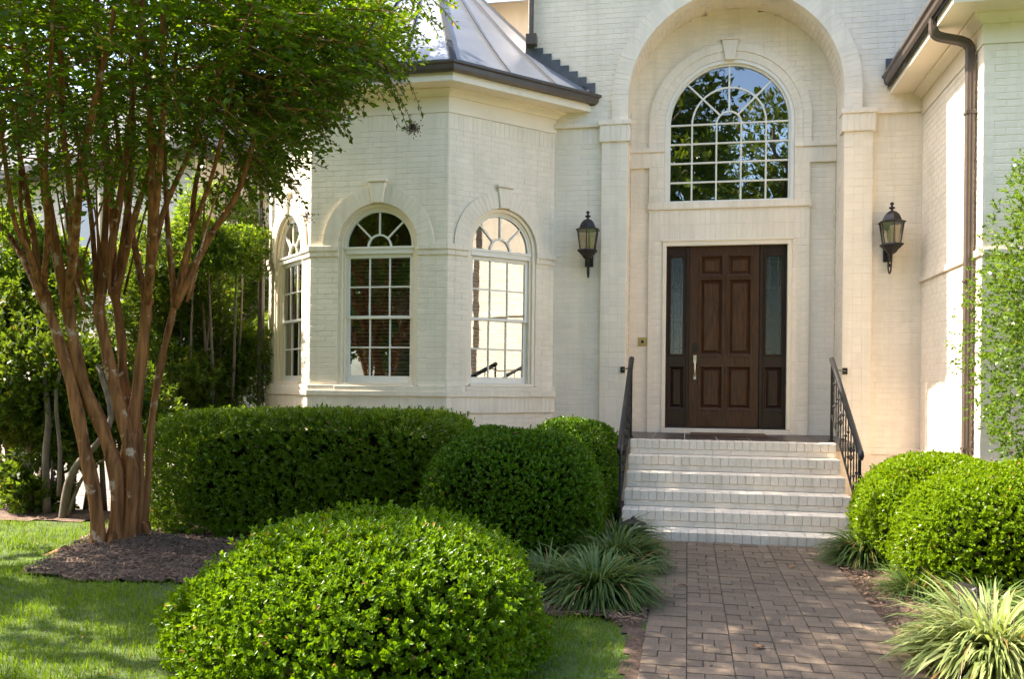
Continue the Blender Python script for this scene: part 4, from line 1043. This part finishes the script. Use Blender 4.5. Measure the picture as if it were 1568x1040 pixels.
# liriope clumps
def blades(c, n, ln, spread, wd, droop, seed, segs=5, base_r=.10):
    r = np.random.default_rng(seed); a = r.uniform(0, 6.28, n); L = ln * r.uniform(.55, 1.15, n); el = np.radians(r.uniform(spread[0], spread[1], n))
    D = np.stack([np.cos(a), np.sin(a)], 1); B = np.array(c) + np.stack([np.cos(a) * r.uniform(0, base_r, n), np.sin(a) * r.uniform(0, base_r, n), np.zeros(n)], 1)
    Vs = []; W_ = wd * r.uniform(.7, 1.25, n); sd = np.stack([-D[:, 1], D[:, 0], np.zeros(n)], 1); tw = r.uniform(-.5, .5, n)
    pos = B.copy(); dr = droop * r.uniform(.6, 1.3, n)
    for i in range(segs + 1):
        t = i / segs; ang = el - dr * t
        wv = (W_ * (1 - t ** 3) * (.55 + .45 * min(1, t * 4)))[:, None] * .5
        Vs += [pos - sd * wv + np.array([0, 0, 1]) * (tw * wv[:, 0])[:, None], pos + sd * wv - np.array([0, 0, 1]) * (tw * wv[:, 0])[:, None]]
        step = L / segs; pos = pos + np.concatenate([D * np.cos(ang)[:, None], np.sin(ang)[:, None]], 1) * step[:, None]; pos[:, 2] = np.maximum(pos[:, 2], .035)
    V = np.stack(Vs, 1); k = 2 * (segs + 1); V = V.reshape(-1, 3); b = (np.arange(n) * k)[:, None]
    F = np.concatenate([b + np.array([[2 * i, 2 * i + 1, 2 * i + 3, 2 * i + 2]]) for i in range(segs)], 0)
    return V, F
def liriope(label, c, n, ln, mat, seed, wd=.010, spread=(24, 84), droop=2.05, group='liriope clumps along the path', base_r=.12, spikes=0):
    t = thing('liriope', label, 'grass clump', c, group)
    V, F = blades(c, n, ln, spread, wd, droop, seed, base_r=base_r); o = np_mesh('foliage', V, F, mat, t); o['kind'] = 'stuff'
    for k in range(spikes):
        a = random.uniform(0, 6.28); r_ = random.uniform(.02, .2); h_ = random.uniform(.28, .42); m = MB(); x, y = c[0] + r_ * math.cos(a), c[1] + r_ * math.sin(a)
        m.tube([(x, y, .05), (x + .03 * math.cos(a), y + .03 * math.sin(a), h_ * .6), (x + .05 * math.cos(a), y + .05 * math.sin(a), h_)], [.003, .003, .002], 4)
        for q in range(10): 
            zz = h_ * (.62 + .038 * q); m.lathe((x + .05 * math.cos(a) * zz / h_ + random.uniform(-.004, .004), y + .05 * math.sin(a) * zz / h_ + random.uniform(-.004, .004), zz), [(.001, -.005), (.005, 0), (.001, .005)], 4)
        m.build('flower_spike', 'pod', t)
liriope('wide arching green liriope in front, nearest the lawn left of the path', (-.60, 6.12, .03), 1500, .47, 'lf_liri', 31, .017, base_r=.17)
liriope('smaller liriope half under the dark boxwood left of the path', (-.98, 6.35, .03), 800, .40, 'lf_liri', 32, .016)
liriope('liriope spilling over the left path edge with the path light in it', (-.56, 7.25, .03), 1400, .45, 'lf_liri', 33, .016, base_r=.18)
liriope('liriope touching the bottom step on its left end', (-.62, 8.02, .03), 1200, .45, 'lf_liri', 34, .016, base_r=.16)
liriope('liriope at the right end of the bottom step', (1.52, 7.95, .03), 1000, .45, 'lf_liri', 35, .016)
liriope('low liriope at the foot of the sunlit boxwood right of the path', (1.62, 6.72, .03), 380, .36, 'lf_liri', 36, .010)
liriope('low liriope behind the pale variegated clump at the right', (1.95, 6.25, .03), 420, .40, 'lf_liri', 37, .011)
liriope('pale variegated sunlit liriope in the bottom right corner', (1.62, 5.12, .03), 1400, .54, 'lf_var', 38, .021, (24, 86), 1.9, base_r=.18, spikes=16)
liriope('second variegated liriope at the right edge of the picture', (2.15, 5.45, .03), 600, .46, 'lf_var', 39, .019, (24, 86), 1.9, base_r=.15, spikes=6)

# ---------------------------------------------------------------- crape myrtle
tree = thing('crape_myrtle_tree', 'multi-trunk tree with smooth tan bark and wide leafy crown on the left lawn', 'tree', (-4.93, 6.95, 0))
def pl(pts): return [Vector(at_y(x, y, Y)) for x, y, Y in pts]
trunks = [
 ([(152, 850, 6.85), (146, 770, 6.85), (128, 680, 6.85), (112, 600, 6.85), (90, 520, 6.85), (66, 452, 6.85)], (.066, .044)),
 ([(176, 842, 6.95), (180, 740, 6.95), (158, 660, 6.95), (128, 590, 6.93), (112, 520, 6.9), (104, 470, 6.9)], (.072, .047)),
 ([(192, 840, 7.0), (205, 740, 7.0), (190, 650, 7.0), (172, 580, 7.0), (160, 520, 7.0), (150, 472, 7.0)], (.066, .046)),
 ([(186, 838, 7.12), (188, 730, 7.12), (205, 640, 7.12), (215, 560, 7.15), (222, 500, 7.15), (225, 462, 7.15)], (.066, .046)),
 ([(205, 838, 7.2), (212, 740, 7.2), (208, 650, 7.2), (190, 590, 7.2), (186, 520, 7.22), (176, 450, 7.25)], (.058, .038)),
 ([(218, 832, 7.3), (226, 740, 7.3), (232, 650, 7.3), (246, 560, 7.3), (262, 490, 7.3), (268, 462, 7.3)], (.036, .030)),
]
def smoothpath(P, n=5):
    out = []
    for i in range(len(P) - 1):
        p0 = P[max(i - 1, 0)]; p1 = P[i]; p2 = P[i + 1]; p3 = P[min(i + 2, len(P) - 1)]
        for k in range(n):
            t = k / n; out.append(0.5 * ((2 * p1) + (-p0 + p2) * t + (2 * p0 - 5 * p1 + 4 * p2 - p3) * t * t + (-p0 + 3 * p1 - 3 * p2 + p3) * t ** 3))
    out.append(P[-1]); return out
shoot_pts = []
heads = [[(20, 330), (-40, 300), (30, 250), (10, 140), (70, 250)], [(60, 230), (95, 180), (130, 220), (40, 100)], [(110, 170), (160, 200), (200, 180), (150, 60)],
         [(175, 170), (250, 160), (300, 210), (220, 40)], [(150, 130), (200, 90), (240, 220)], [(300, 280), (330, 250), (370, 280), (250, 200)]]
for ti, (pp, (r0, r1)) in enumerate(trunks):
    P = smoothpath(pl(pp), 5); P[0].z = -.05; n = len(P)
    rad = [r0 + (r1 - r0) * (i / (n - 1)) for i in range(n)]; rad = [r * (1 + .10 * math.sin(i * 1.1 + ti)) for i, r in enumerate(rad)]; rad[0] *= 1.6; rad[1] *= 1.25; rad[-1] *= 1.45; rad[-2] *= 1.2
    dk = (P[-1] - P[-2]).normalized(); rk = rad[-1]; P = P + [P[-1] + dk * rk * .55, P[-1] + dk * rk * .95]; rad = rad + [rk * .85, rk * .35]
    m = MB(); m.tube(P, rad, 10); tr = m.build('trunk', 'bark', tree, True)
    # flutes of root flare
    if ti in (0, 1, 5):
        m = MB(); a = (3.6, 4.9, 0.2, 0, 0, 5.8)[ti]; b0 = P[2]
        m.tube([b0, b0 + Vector((math.cos(a) * .10, math.sin(a) * .10, -.14)), b0 + Vector((math.cos(a) * .26, math.sin(a) * .26, -b0.z + .04)), b0 + Vector((math.cos(a) * .45, math.sin(a) * .45, -b0.z - .03))], [.05, .045, .04, .02], 7); m.build('root', 'bark', tr, True)
    kn = P[-3]
    for hi, (hx, hy) in enumerate(heads[ti]):
        Y = pp[-1][2] + random.uniform(-.9, .9); e = Vector(at_y(hx, hy, Y)); top = e + (e - kn).normalized() * random.uniform(1.2, 2.4) + Vector((0, 0, .6))
        mid = kn.lerp(e, .5) + Vector((random.uniform(-.08, .08), random.uniform(-.08, .08), .02)); Q = smoothpath([kn - Vector((0, 0, .05)), mid, e, e.lerp(top, .5) + Vector((random.uniform(-.12, .12), random.uniform(-.12, .12), 0)), top], 4)
        rr = random.uniform(.026, .046); m = MB(); m.tube(Q, [rr * (1 - .82 * i / (len(Q) - 1)) for i in range(len(Q))], 7); m.build('branch', 'bark', tr, True); shoot_pts += Q[8:]
# thin suckers inside the fan
for k in range(12):
    x = random.uniform(60, 300); Y = random.uniform(6.6, 7.6); a = Vector(at_y(x, random.uniform(430, 480), Y)); b = Vector(at_y(x + random.uniform(-50, 70), random.uniform(180, 300), Y + random.uniform(-.3, .3)))
    m = MB(); m.tube(smoothpath([a, a.lerp(b, .5) + Vector((random.uniform(-.06, .06), 0, 0)), b], 4), [.013 * (1 - .06 * i) for i in range(9)], 5); m.build('branch', 'bark', tree, True)
def yb(x):   # lower edge of the crown as it shows in the picture
    return np.interp(x, [-400, 0, 60, 130, 220, 300, 400, 450, 490, 520, 560, 600, 640, 660, 720], [345, 335, 300, 285, 285, 298, 292, 225, 165, 135, 104, 72, 30, -20, -200])
N0 = 60000
cp = np.concatenate([np.array((-5.3, 7.1, 5.5)) + sph(N0) * (rng.uniform(0, 1, N0) ** .42)[:, None] * np.array((3.4, 2.5, 3.0)),
                     np.array((-3.6, 7.9, 4.6)) + sph(N0 // 9) * (rng.uniform(0, 1, N0 // 9) ** .42)[:, None] * np.array((1.6, 1.2, 1.4))])
px_, py_, dd_ = pix(cp); kp = (py_ < yb(px_) - 12) & (noise3(cp, 2.6, 77) > -.42) & (cp[:, 0] + cp[:, 2] / 1.19 < 1.35)
cp = cp[kp]; rng.shuffle(cp); cp = cp[(cp[:, 2] < 5.2) | (noise3(cp, 3.0, 78) > .36)]; cp = cp[:7000]
hi = np.array((-4.1, 9.45, 6.75)) + sph(900) * (rng.uniform(0, 1, 900) ** .42)[:, None] * np.array((1.7, 1.0, .9)); hx, hy, _ = pix(hi); cp = np.concatenate([cp, hi[hy < yb(hx) - 25]])  # unseen clump above the view, added so the crown shades the steps
ctr = np.array((-5.0, 7.1, 4.2)); A = unit(cp - ctr) + rng.normal(0, .45, cp.shape); A[:, 2] -= .15
A = unit(A); tl = rng.uniform(.22, .5, len(cp)); nl = 14
Ps, Ds, Ns = [], [], []
e1 = unit(np.cross(A, np.array([[0, 0, 1.0]]))); tip = cp + A * tl[:, None]; tip[:, 2] -= .12 * tl
for i in range(nl):
    t = (i + .5) / nl; pos = cp + A * (tl * t)[:, None]; pos[:, 2] -= .12 * tl * t * t; sg = 1 if i % 2 else -1
    D = unit(A * .62 + e1 * sg * .75 + rng.normal(0, .22, A.shape)); Nn = np.cross(D, e1 * sg) * 0 + np.array([0, 0, 1.0]) + rng.normal(0, .42, A.shape)
    Ps.append(pos); Ds.append(D); Ns.append(Nn)
# overhanging sprays in front of the bay
def spray(pa, pb, Y0, Y1, n, sag=.12):
    a, b = np.array(at_y(*pa, Y0)), np.array(at_y(*pb, Y1)); t = (np.arange(n) + .5) / n; pos = a + (b - a) * t[:, None]; pos[:, 2] += sag * np.sin(t * math.pi)
    d = unit((b - a)[None])[0]; s_ = np.cross(d, [0, .35, 1.0]); s_ /= np.linalg.norm(s_); sg = np.where(np.arange(n) % 2, 1, -1)[:, None]
    D = unit(d * .6 + s_ * sg * .8 + rng.normal(0, .2, (n, 3))); Ps.append(pos); Ds.append(D); Ns.append(np.array([[.1, -.5, .8]]) + rng.normal(0, .35, (n, 3)))
    m = MB(); m.tube([tuple(q) for q in pos[::3]] + [tuple(pos[-1])], [.005 * (1 - .6 * i / (len(pos[::3]))) + .001 for i in range(len(pos[::3]) + 1)], 5); m.build('twig', 'bark', tree)
for a, b, Y0, Y1, n in [((520, 60), (600, 150), 8.6, 8.7, 26), ((560, 80), (634, 196), 8.6, 8.6, 40), ((575, 110), (625, 200), 8.6, 8.6, 26), ((590, 80), (648, 178), 8.7, 8.7, 28), ((600, 20), (640, 40), 8.7, 8.7, 16), ((430, 150), (545, 160), 8.2, 8.3, 30), ((400, 200), (480, 232), 8.0, 8.2, 26), ((420, 190), (497, 196), 8.1, 8.3, 24),
                        ((400, 270), (500, 258), 7.9, 8.1, 28), ((420, 280), (475, 330), 7.9, 8.0, 24), ((470, 110), (540, 215), 8.4, 8.4, 30), ((380, 250), (445, 345), 7.8, 7.9, 26), ((500, 130), (550, 148), 8.4, 8.4, 18)]:
    spray(a, b, Y0, Y1, n)
    for q in range(2): spray((a[0] + random.uniform(-60, 0), a[1] + random.uniform(-45, 15)), (b[0] + random.uniform(-70, -10), b[1] + random.uniform(-60, 5)), Y0 + random.uniform(-.3, .3), Y1 + random.uniform(-.3, .3), n)
for k in range(46):
    bx = random.uniform(330, 640); by = float(yb(np.array([bx]))[0]) - random.uniform(25, 60); Y0 = random.uniform(7.3, 8.7); ln = random.uniform(45, 95); an = random.uniform(.05, 1.25)
    spray((bx, by), (bx + ln * math.cos(an), by + ln * math.sin(an)), Y0, Y0 + random.uniform(-.15, .15), random.randint(16, 26), .05)
Pc, Dc, Nc = np.concatenate(Ps), np.concatenate(Ds), np.concatenate(Ns)
sc_ = rng.uniform(.7, 1.25, len(Pc)); V, F = leaf_geo(Pc, Dc, Nc, .068 * sc_, .038 * sc_, False, .18)
o = np_mesh('crown', V, F, 'lf_crape', tree); o['kind'] = 'stuff'
m = MB()
for i in range(0, len(cp), 3): m.tube([tuple(cp[i] - A[i] * .15), tuple(cp[i] + A[i] * tl[i] * .5), tuple(tip[i])], [.006, .004, .0015], 4, False)
o = m.build('twigs', 'bark', tree); o['kind'] = 'stuff'
def pods(px, py, Y, n, s):
    c = Vector(at_y(px, py, Y)); m = MB()
    for i in range(n):
        d = Vector((random.gauss(0, 1), random.gauss(0, 1), random.gauss(0, .9))) * s; p = c + d
        m.tube([c + Vector((0, 0, s)), c.lerp(p, .6), p], [.002, .0015, .001], 3, False); m.lathe(p, [(.001, -.007), (.0065, -.002), (.006, .004), (.001, .008)], 5)
    m.build('seed_cluster', 'pod', tree)
for a in [(632, 196, 8.6, 110, .042), (612, 120, 8.6, 40, .05), (590, 100, 8.5, 40, .06), (470, 335, 7.95, 30, .04), (520, 70, 8.2, 40, .06), (225, 120, 6.6, 50, .07), (110, 175, 6.4, 40, .06), (330, 60, 6.9, 40, .06), (520, 140, 8.3, 30, .04), (280, 160, 6.5, 40, .06)]: pods(*a)

# ---------------------------------------------------------------- background shrubs and neighbour
def bgs(label, px, py, Y, rad, n, mat, seed, ll=.075, lw=.034, thr=-.2, name='tall_shrub'):
    c = at_y(px, py, Y); z0 = float(gz(c[0], c[1])); b = Vector((c[0], c[1], z0)); st = []
    for k in range(5):
        a = k * 1.3 + seed; e = Vector((c[0] + rad[0] * .55 * math.cos(a), c[1] + rad[1] * .5 * math.sin(a), c[2] + rad[2] * .55)); s0 = b + Vector((.12 * math.cos(a), .12 * math.sin(a), 0))
        st.append([s0, s0.lerp(e, .5) + Vector((.05, 0, .1)), e, [.032, .022, .008]])
    leafy(name, label, 'shrub', ell(c, rad, seed, thr, 2.2), n, 6, ll, lw, .09, mat, st, .15, False)
bgs('tall narrow-leaved shrub growing close to the left end of the bay', 338, 450, 11.4, (.62, .7, 1.8), 5200, 'lf_shrub', 41, .085, .026)
bgs('dense dark shrub between the leaning trunks and the hedge', 270, 520, 11.2, (.95, .8, 1.5), 4600, 'lf_dark', 42, .085, .030)
bgs('tall sunlit shrub with yellow-green leaves behind the bay corner', 350, 430, 13.6, (.95, .9, 2.0), 4200, 'lf_shrub', 43, .10, .034)
bgs('broad-leaved dark shrub at the left edge before the white wall', 45, 560, 9.2, (1.35, .7, 1.0), 5600, 'lf_dark', 44, .075, .040, -.6)
bgs('sunlit yellow-green shrub high at the left edge', 25, 450, 10.2, (.9, .8, .95), 3800, 'lf_shrub', 45, .085, .045, -.5)
bgs('leafy shrub behind the tree trunks in front of the white wall', 175, 600, 9.6, (.75, .6, .8), 2600, 'lf_dark', 47, .075, .038, -.2)
bgs('yellow-green shrub glowing between the trunks and the narrow-leaved shrub', 270, 420, 12.0, (.9, .7, 1.0), 2800, 'lf_shrub', 48, .09, .036, -.2)
bgs('low leafy shrub before the white wall beside the crooked trunk', 118, 655, 9.3, (.65, .5, .55), 2000, 'lf_dark', 49, .07, .036, -.4)
bgs('small leafy plant at the foot of the white wall', 60, 735, 8.8, (.42, .35, .42), 500, 'lf_dark', 46, .075, .040, -.1)
ut = thing('understory_tree', 'small crooked grey trunk leaning right before the white wall', 'tree', at_y(100, 800, 8.4))
for pts, rr in (([(96, 800, 8.4), (104, 745, 8.4), (120, 710, 8.4), (140, 690, 8.4), (170, 640, 8.5), (150, 560, 8.6)], .05), ([(104, 790, 8.4), (120, 745, 8.45), (142, 715, 8.45), (190, 690, 8.5)], .022), ([(72, 790, 8.6), (70, 700, 8.6), (74, 640, 8.65), (66, 560, 8.7)], .045), ([(90, 760, 8.55), (92, 690, 8.55), (86, 600, 8.6), (110, 520, 8.6)], .025)):
    P = smoothpath(pl(pts), 4); m = MB(); m.tube(P, [rr * (1 - .5 * i / len(P)) for i in range(len(P))], 8); m.build('trunk', 'bark2', ut, True)

nb = thing('neighbour_house', 'white painted house with a grey shingle roof seen behind the leaning trunks', 'house', (-10, 13.3, -.95))
ND = Vector((.95, -.30)).normalized(); NNrm = Vector((-.30, -.95)).normalized(); NO = Vector((-7.55, 12.45)) - ND * 9.0
FN = frame(NO, ND, NNrm)
m = MB(); m.fbox(FN, 0, 9.0, -1.4, 5.1, -6.0, -.01); nw = m.build('wall', 'neighbor', nb)
m = MB(); z = -1.2; k = 0
while z < 5.0:
    u = (k % 2) * .22
    while u < 8.95: m.fbox(FN, u + .004, min(u + .44, 9.0) - .004, z + .004, z + .146, -.02, 0.0 + random.uniform(-.002, .002), .004); u += .44
    z += .15; k += 1
o = m.build('block', 'neighbor', nw); o['kind'] = 'stuff'
for (u, v, w_, h_) in ((5.85, 2.7, .85, 1.9), (2.6, 2.7, .85, 1.9), (4.2, -.1, .85, 1.6)):
    m = MB()
    for (a, b, c, d) in ((u - .1, u, v - .1, v + h_ + .1), (u + w_, u + w_ + .1, v - .1, v + h_ + .1), (u, u + w_, v - .1, v), (u, u + w_, v + h_, v + h_ + .1), (u, u + w_, v + h_ / 2 - .03, v + h_ / 2 + .03)): m.fbox(FN, a, b, c, d, -.01, .05, .005)
    wn = m.build('window', 'trim', nb)
    for q in range(2):
        m = MB(); m.fbox(FN, u, u + w_, v + q * h_ / 2 + (.03 if q else 0), v + (q + 1) * h_ / 2 - (0 if q else .03), .004, .012); m.build('pane', 'leaded', wn)
m = MB(); e0 = FN(-.3, 5.1, .4); 
m.add([FN(-.4, 5.05, .45), FN(9.35, 5.05, .45), FN(9.35, 5.2, .45), FN(-.4, 5.2, .45), FN(6.5, 8.0, -3.0), FN(1.5, 8.0, -3.0), FN(9.35, 5.05, -6.4), FN(9.35, 5.2, -6.4), FN(-.4, 5.2, -6.4), FN(-.4, 5.05, -6.4)],
      [(0, 1, 2, 3), (3, 2, 4, 5), (2, 7, 4), (1, 6, 7, 2), (0, 9, 6, 1), (8, 3, 5), (7, 8, 5, 4)]); m.build('roof', 'shingle', nb)
m = MB(); m.fbox(FN, 2.2, 2.5, .1, .55, 0, .16, .01); m.tube([FN(2.35, .1, .06), FN(2.35, -1.0, .06)], .03, 8); m.build('utility_box', 'greybox', nb)

# tall trees across the street, seen mirrored in the panes
def bigtree(label, x, y, h, r, seed, n=3600):
    t = thing('street_tree', label, 'tree', (x, y, 0), 'trees across the street'); m = MB(); m.tube([(x, y, -.2), (x + .2, y, h * .3), (x, y + .2, h * .75)], [.45, .32, .1], 10); m.build('trunk', 'bark2', t, True)
    for k in range(7):
        a = k * 2.4; z = h * (.28 + .06 * k); m = MB(); m.tube([(x, y, z), (x + r * .4 * math.cos(a), y + r * .4 * math.sin(a), z + h * .12), (x + r * .8 * math.cos(a), y + r * .8 * math.sin(a), z + h * .18)], [.16, .10, .03], 7); m.build('limb', 'bark2', t, True)
    P, A_ = ell((x, y, h * .60), (r, r, h * .42), seed, -.12, 1.1, .1)(n); V, F = sprigs(P, A_ + rng.normal(0, .5, A_.shape), 6, .26, .15, .35, oval=False); o = np_mesh('crown', V, F, 'lf_oak', t); o['kind'] = 'stuff'
bigtree('tall leafy tree mirrored on the left of the arched window', -2.5, -9.5, 17.5, 4.6, 61, 5000)
bigtree('broad tree mirrored low in the arched window panes', 4.5, -17.0, 15, 5.0, 62)
bigtree('leafy tree mirrored in the middle bay window', -10.5, -10.0, 13, 4.8, 63)
bigtree('spreading tree mirrored at the edge of the bay window', -17.5, -6.0, 13, 5.0, 64)
bigtree('low dense tree mirrored behind the blinds of the middle bay window', -12.5, -15.0, 10, 5.0, 66, 4800)
bigtree('low dense tree mirrored at the left of the middle bay window', -8.0, -14.5, 9, 4.6, 67, 4500)
bigtree('leafy tree beyond the left edge that dapples the lawn', -10.6, 5.0, 8.0, 2.5, 68, 520)
bigtree('round tree mirrored in the right sidelight of the door', 12.0, -12.0, 12, 4.5, 65)

# ---------------------------------------------------------------- grass, mulch chips, small things
def scatter(n, x0, x1, y0, y1, test):
    x = rng.uniform(x0, x1, n); y = rng.uniform(y0, y1, n); k = test(x, y); return x[k], y[k]
lawn_ok = lambda x, y: ~inpoly(x + rng.normal(0, .03, len(x)), y + rng.normal(0, .03, len(x)), BED_L) & ~inpoly(x, y, BED_B) & ~((x > PX0 - .02) & (x < PX1 + .02)) & (x < PX1)
xa, ya = scatter(150000, -8.6, -.22, 3.2, 8.6, lambda x, y: lawn_ok(x, y) & (rng.random(len(x)) < np.clip(5.2 / np.maximum(y, 1), .25, 1) ** 1.3) & (np.hypot(x + 1.72, y - 4.55) > .85))
n = len(xa); za = gz(xa, ya); a = rng.uniform(0, 6.28, n); h_ = rng.uniform(.028, .062, n) * (1 + .35 * wob(xa, ya, 3.0)); lean = rng.uniform(.1, .9, n)
B = np.stack([xa, ya, za], 1); D = np.stack([np.cos(a) * lean, np.sin(a) * lean, np.ones(n)], 1); D = unit(D) * np.maximum(h_, .02)[:, None]; sd = np.stack([-np.sin(a), np.cos(a), np.zeros(n)], 1) * rng.uniform(.0016, .0032, n)[:, None]
tp = B + D; tp[:, 2] -= .18 * h_ * lean
V = np.stack([B - sd, B + sd, B + D * .6 + sd * .7, tp], 1).reshape(-1, 3); F = (np.arange(n) * 4)[:, None] + np.array([[0, 1, 2, 3]])
o = np_mesh('grass', V, F, 'lf_grass'); o['kind'] = 'stuff'; o['label'] = 'short green lawn grass on the left and beside the path'; o['category'] = 'grass'
def chips(poly, n, bx, mat, L=(.015, .055)):
    x, y = scatter(n, *bx, lambda x, y: inpoly(x, y, poly) & (x < PX0 - .005) | inpoly(x, y, poly) & (x > PX1 + .005)); n = len(x)
    z = gz(x, y) + .038 + mound(x, y) + rng.uniform(-.008, .010, n); a = rng.uniform(0, 6.28, n); ln = rng.uniform(*L, n); wd = rng.uniform(.004, .011, n); tl_ = rng.normal(0, .25, n)
    d = np.stack([np.cos(a), np.sin(a), tl_], 1) * ln[:, None] * .5; s_ = np.stack([-np.sin(a), np.cos(a), rng.normal(0, .3, n)], 1) * wd[:, None] * .5; c = np.stack([x, y, z], 1); th = np.array([0, 0, .004])
    V = np.stack([c - d - s_, c + d - s_, c + d + s_, c - d + s_, c - d * .9 - s_ + th, c + d * .9 - s_ + th, c + d * .9 + s_ + th, c - d * .9 + s_ + th], 1).reshape(-1, 3); b = (np.arange(n) * 8)[:, None]
    F = np.concatenate([b + np.array([q]) for q in ([4, 5, 6, 7], [0, 1, 5, 4], [1, 2, 6, 5], [2, 3, 7, 6], [3, 0, 4, 7])], 0); return V, F
for poly, n, bx, lb in ((BED_L, 26000, (-6.2, -.2, 5.5, 8.6), 'dark brown mulch chips in the bed round the tree and hedge'), (BED_R, 9000, (1.2, 3.6, 4.2, 8.6), 'dark brown mulch chips right of the path')):
    V, F = chips(poly, n, bx, 'chip'); o = np_mesh('mulch_chips', V, F, 'chip'); o['kind'] = 'stuff'; o['label'] = lb; o['category'] = 'mulch'
def path_light(x, y, h, label, tilt=0.0):
    t = thing('path_light', label, 'path light', (x, y, 0)); m = MB(); m.tube([(x, y, -.05), (x, y, h - .03)], .010, 8); m.build('stake', 'bronze', t)
    m = MB(); m.lathe((0, 0, 0), [(.115, -.030), (.118, -.024), (.060, -.004), (.026, .008), (.022, .022), (.010, .034), (.004, .040)], 20); m.lathe((0, 0, 0), [(.020, -.06), (.020, -.022)], 10)
    RT = Matrix.Rotation(tilt, 3, 'X') @ Matrix.Rotation(tilt * .5, 3, 'Y'); m.v = [tuple(RT @ Vector(v) + Vector((x, y, h))) for v in m.v]; m.build('lamp_cap', 'bronze', t)
path_light(-.46, 7.95, .31, 'small dark mushroom-cap path light rising from the left liriope')
path_light(1.80, 6.05, .22, 'dark path light tipped over behind the variegated liriope', .5)
for i, (x, y, z, lb) in enumerate([(-1.46, 7.55, 1.085, 'curled brown leaf lying on top of the dark boxwood'), (-1.28, 7.62, 1.075, 'small tan leaf on the boxwood top beside the larger brown leaf'), (.42, 5.2, .024, 'green-brown leaf on the pavers near the bottom of the picture'), (-.02, 6.7, .024, 'dry leaf on the left side of the brick path'), (.86, 7.6, .024, 'dry leaf on the path near the bottom step')]):
    a = i * 1.9; s_ = .045; m = MB(); d = Vector((math.cos(a), math.sin(a), .1)) * s_; q = Vector((-math.sin(a), math.cos(a), 0)) * s_ * .5; c = Vector((x, y, z)); u = Vector((0, 0, .014))
    m.add([c - d, c - d * .2 + q + u, c + d * .6 + q * .8 + u * .6, c + d * 1.1, c + d * .6 - q * .8 + u, c - d * .2 - q + u * .7, c + Vector((0, 0, .003))], [(0, 6, 1), (1, 6, 2), (2, 6, 3), (3, 6, 4), (4, 6, 5), (5, 6, 0)])
    tag(m.build('fallen_leaf', 'dead'), lb, 'leaf', 'fallen leaves')

# twigs, dry leaf bits and grit scattered over the path, bed and lawn
nd = 420; x = rng.uniform(-5.5, 2.0, nd); y = rng.uniform(4.3, 8.5, nd); onp = (x > PX0) & (x < PX1); k = onp & (rng.random(nd) < .55) | ~onp & (inpoly(x, y, BED_L) | (rng.random(nd) < .35)); x, y = x[k], y[k]; z = np.where((x > PX0) & (x < PX1), .020, np.where(inpoly(x, y, BED_L), .055 + mound(x, y), .045)); a = rng.uniform(0, 6.28, len(x))
V, F = leaf_geo(np.stack([x, y, z], 1), np.stack([np.cos(a), np.sin(a), np.zeros(len(x))], 1), np.array([[0, 0, 1.]]) + rng.normal(0, .3, (len(x), 3)), rng.uniform(.012, .04, len(x)), rng.uniform(.006, .02, len(x)))
o = np_mesh('leaf_litter', V, F, 'dead'); o['kind'] = 'stuff'; o['label'] = 'dry leaf bits strewn over path, mulch and lawn'; o['category'] = 'leaf litter'
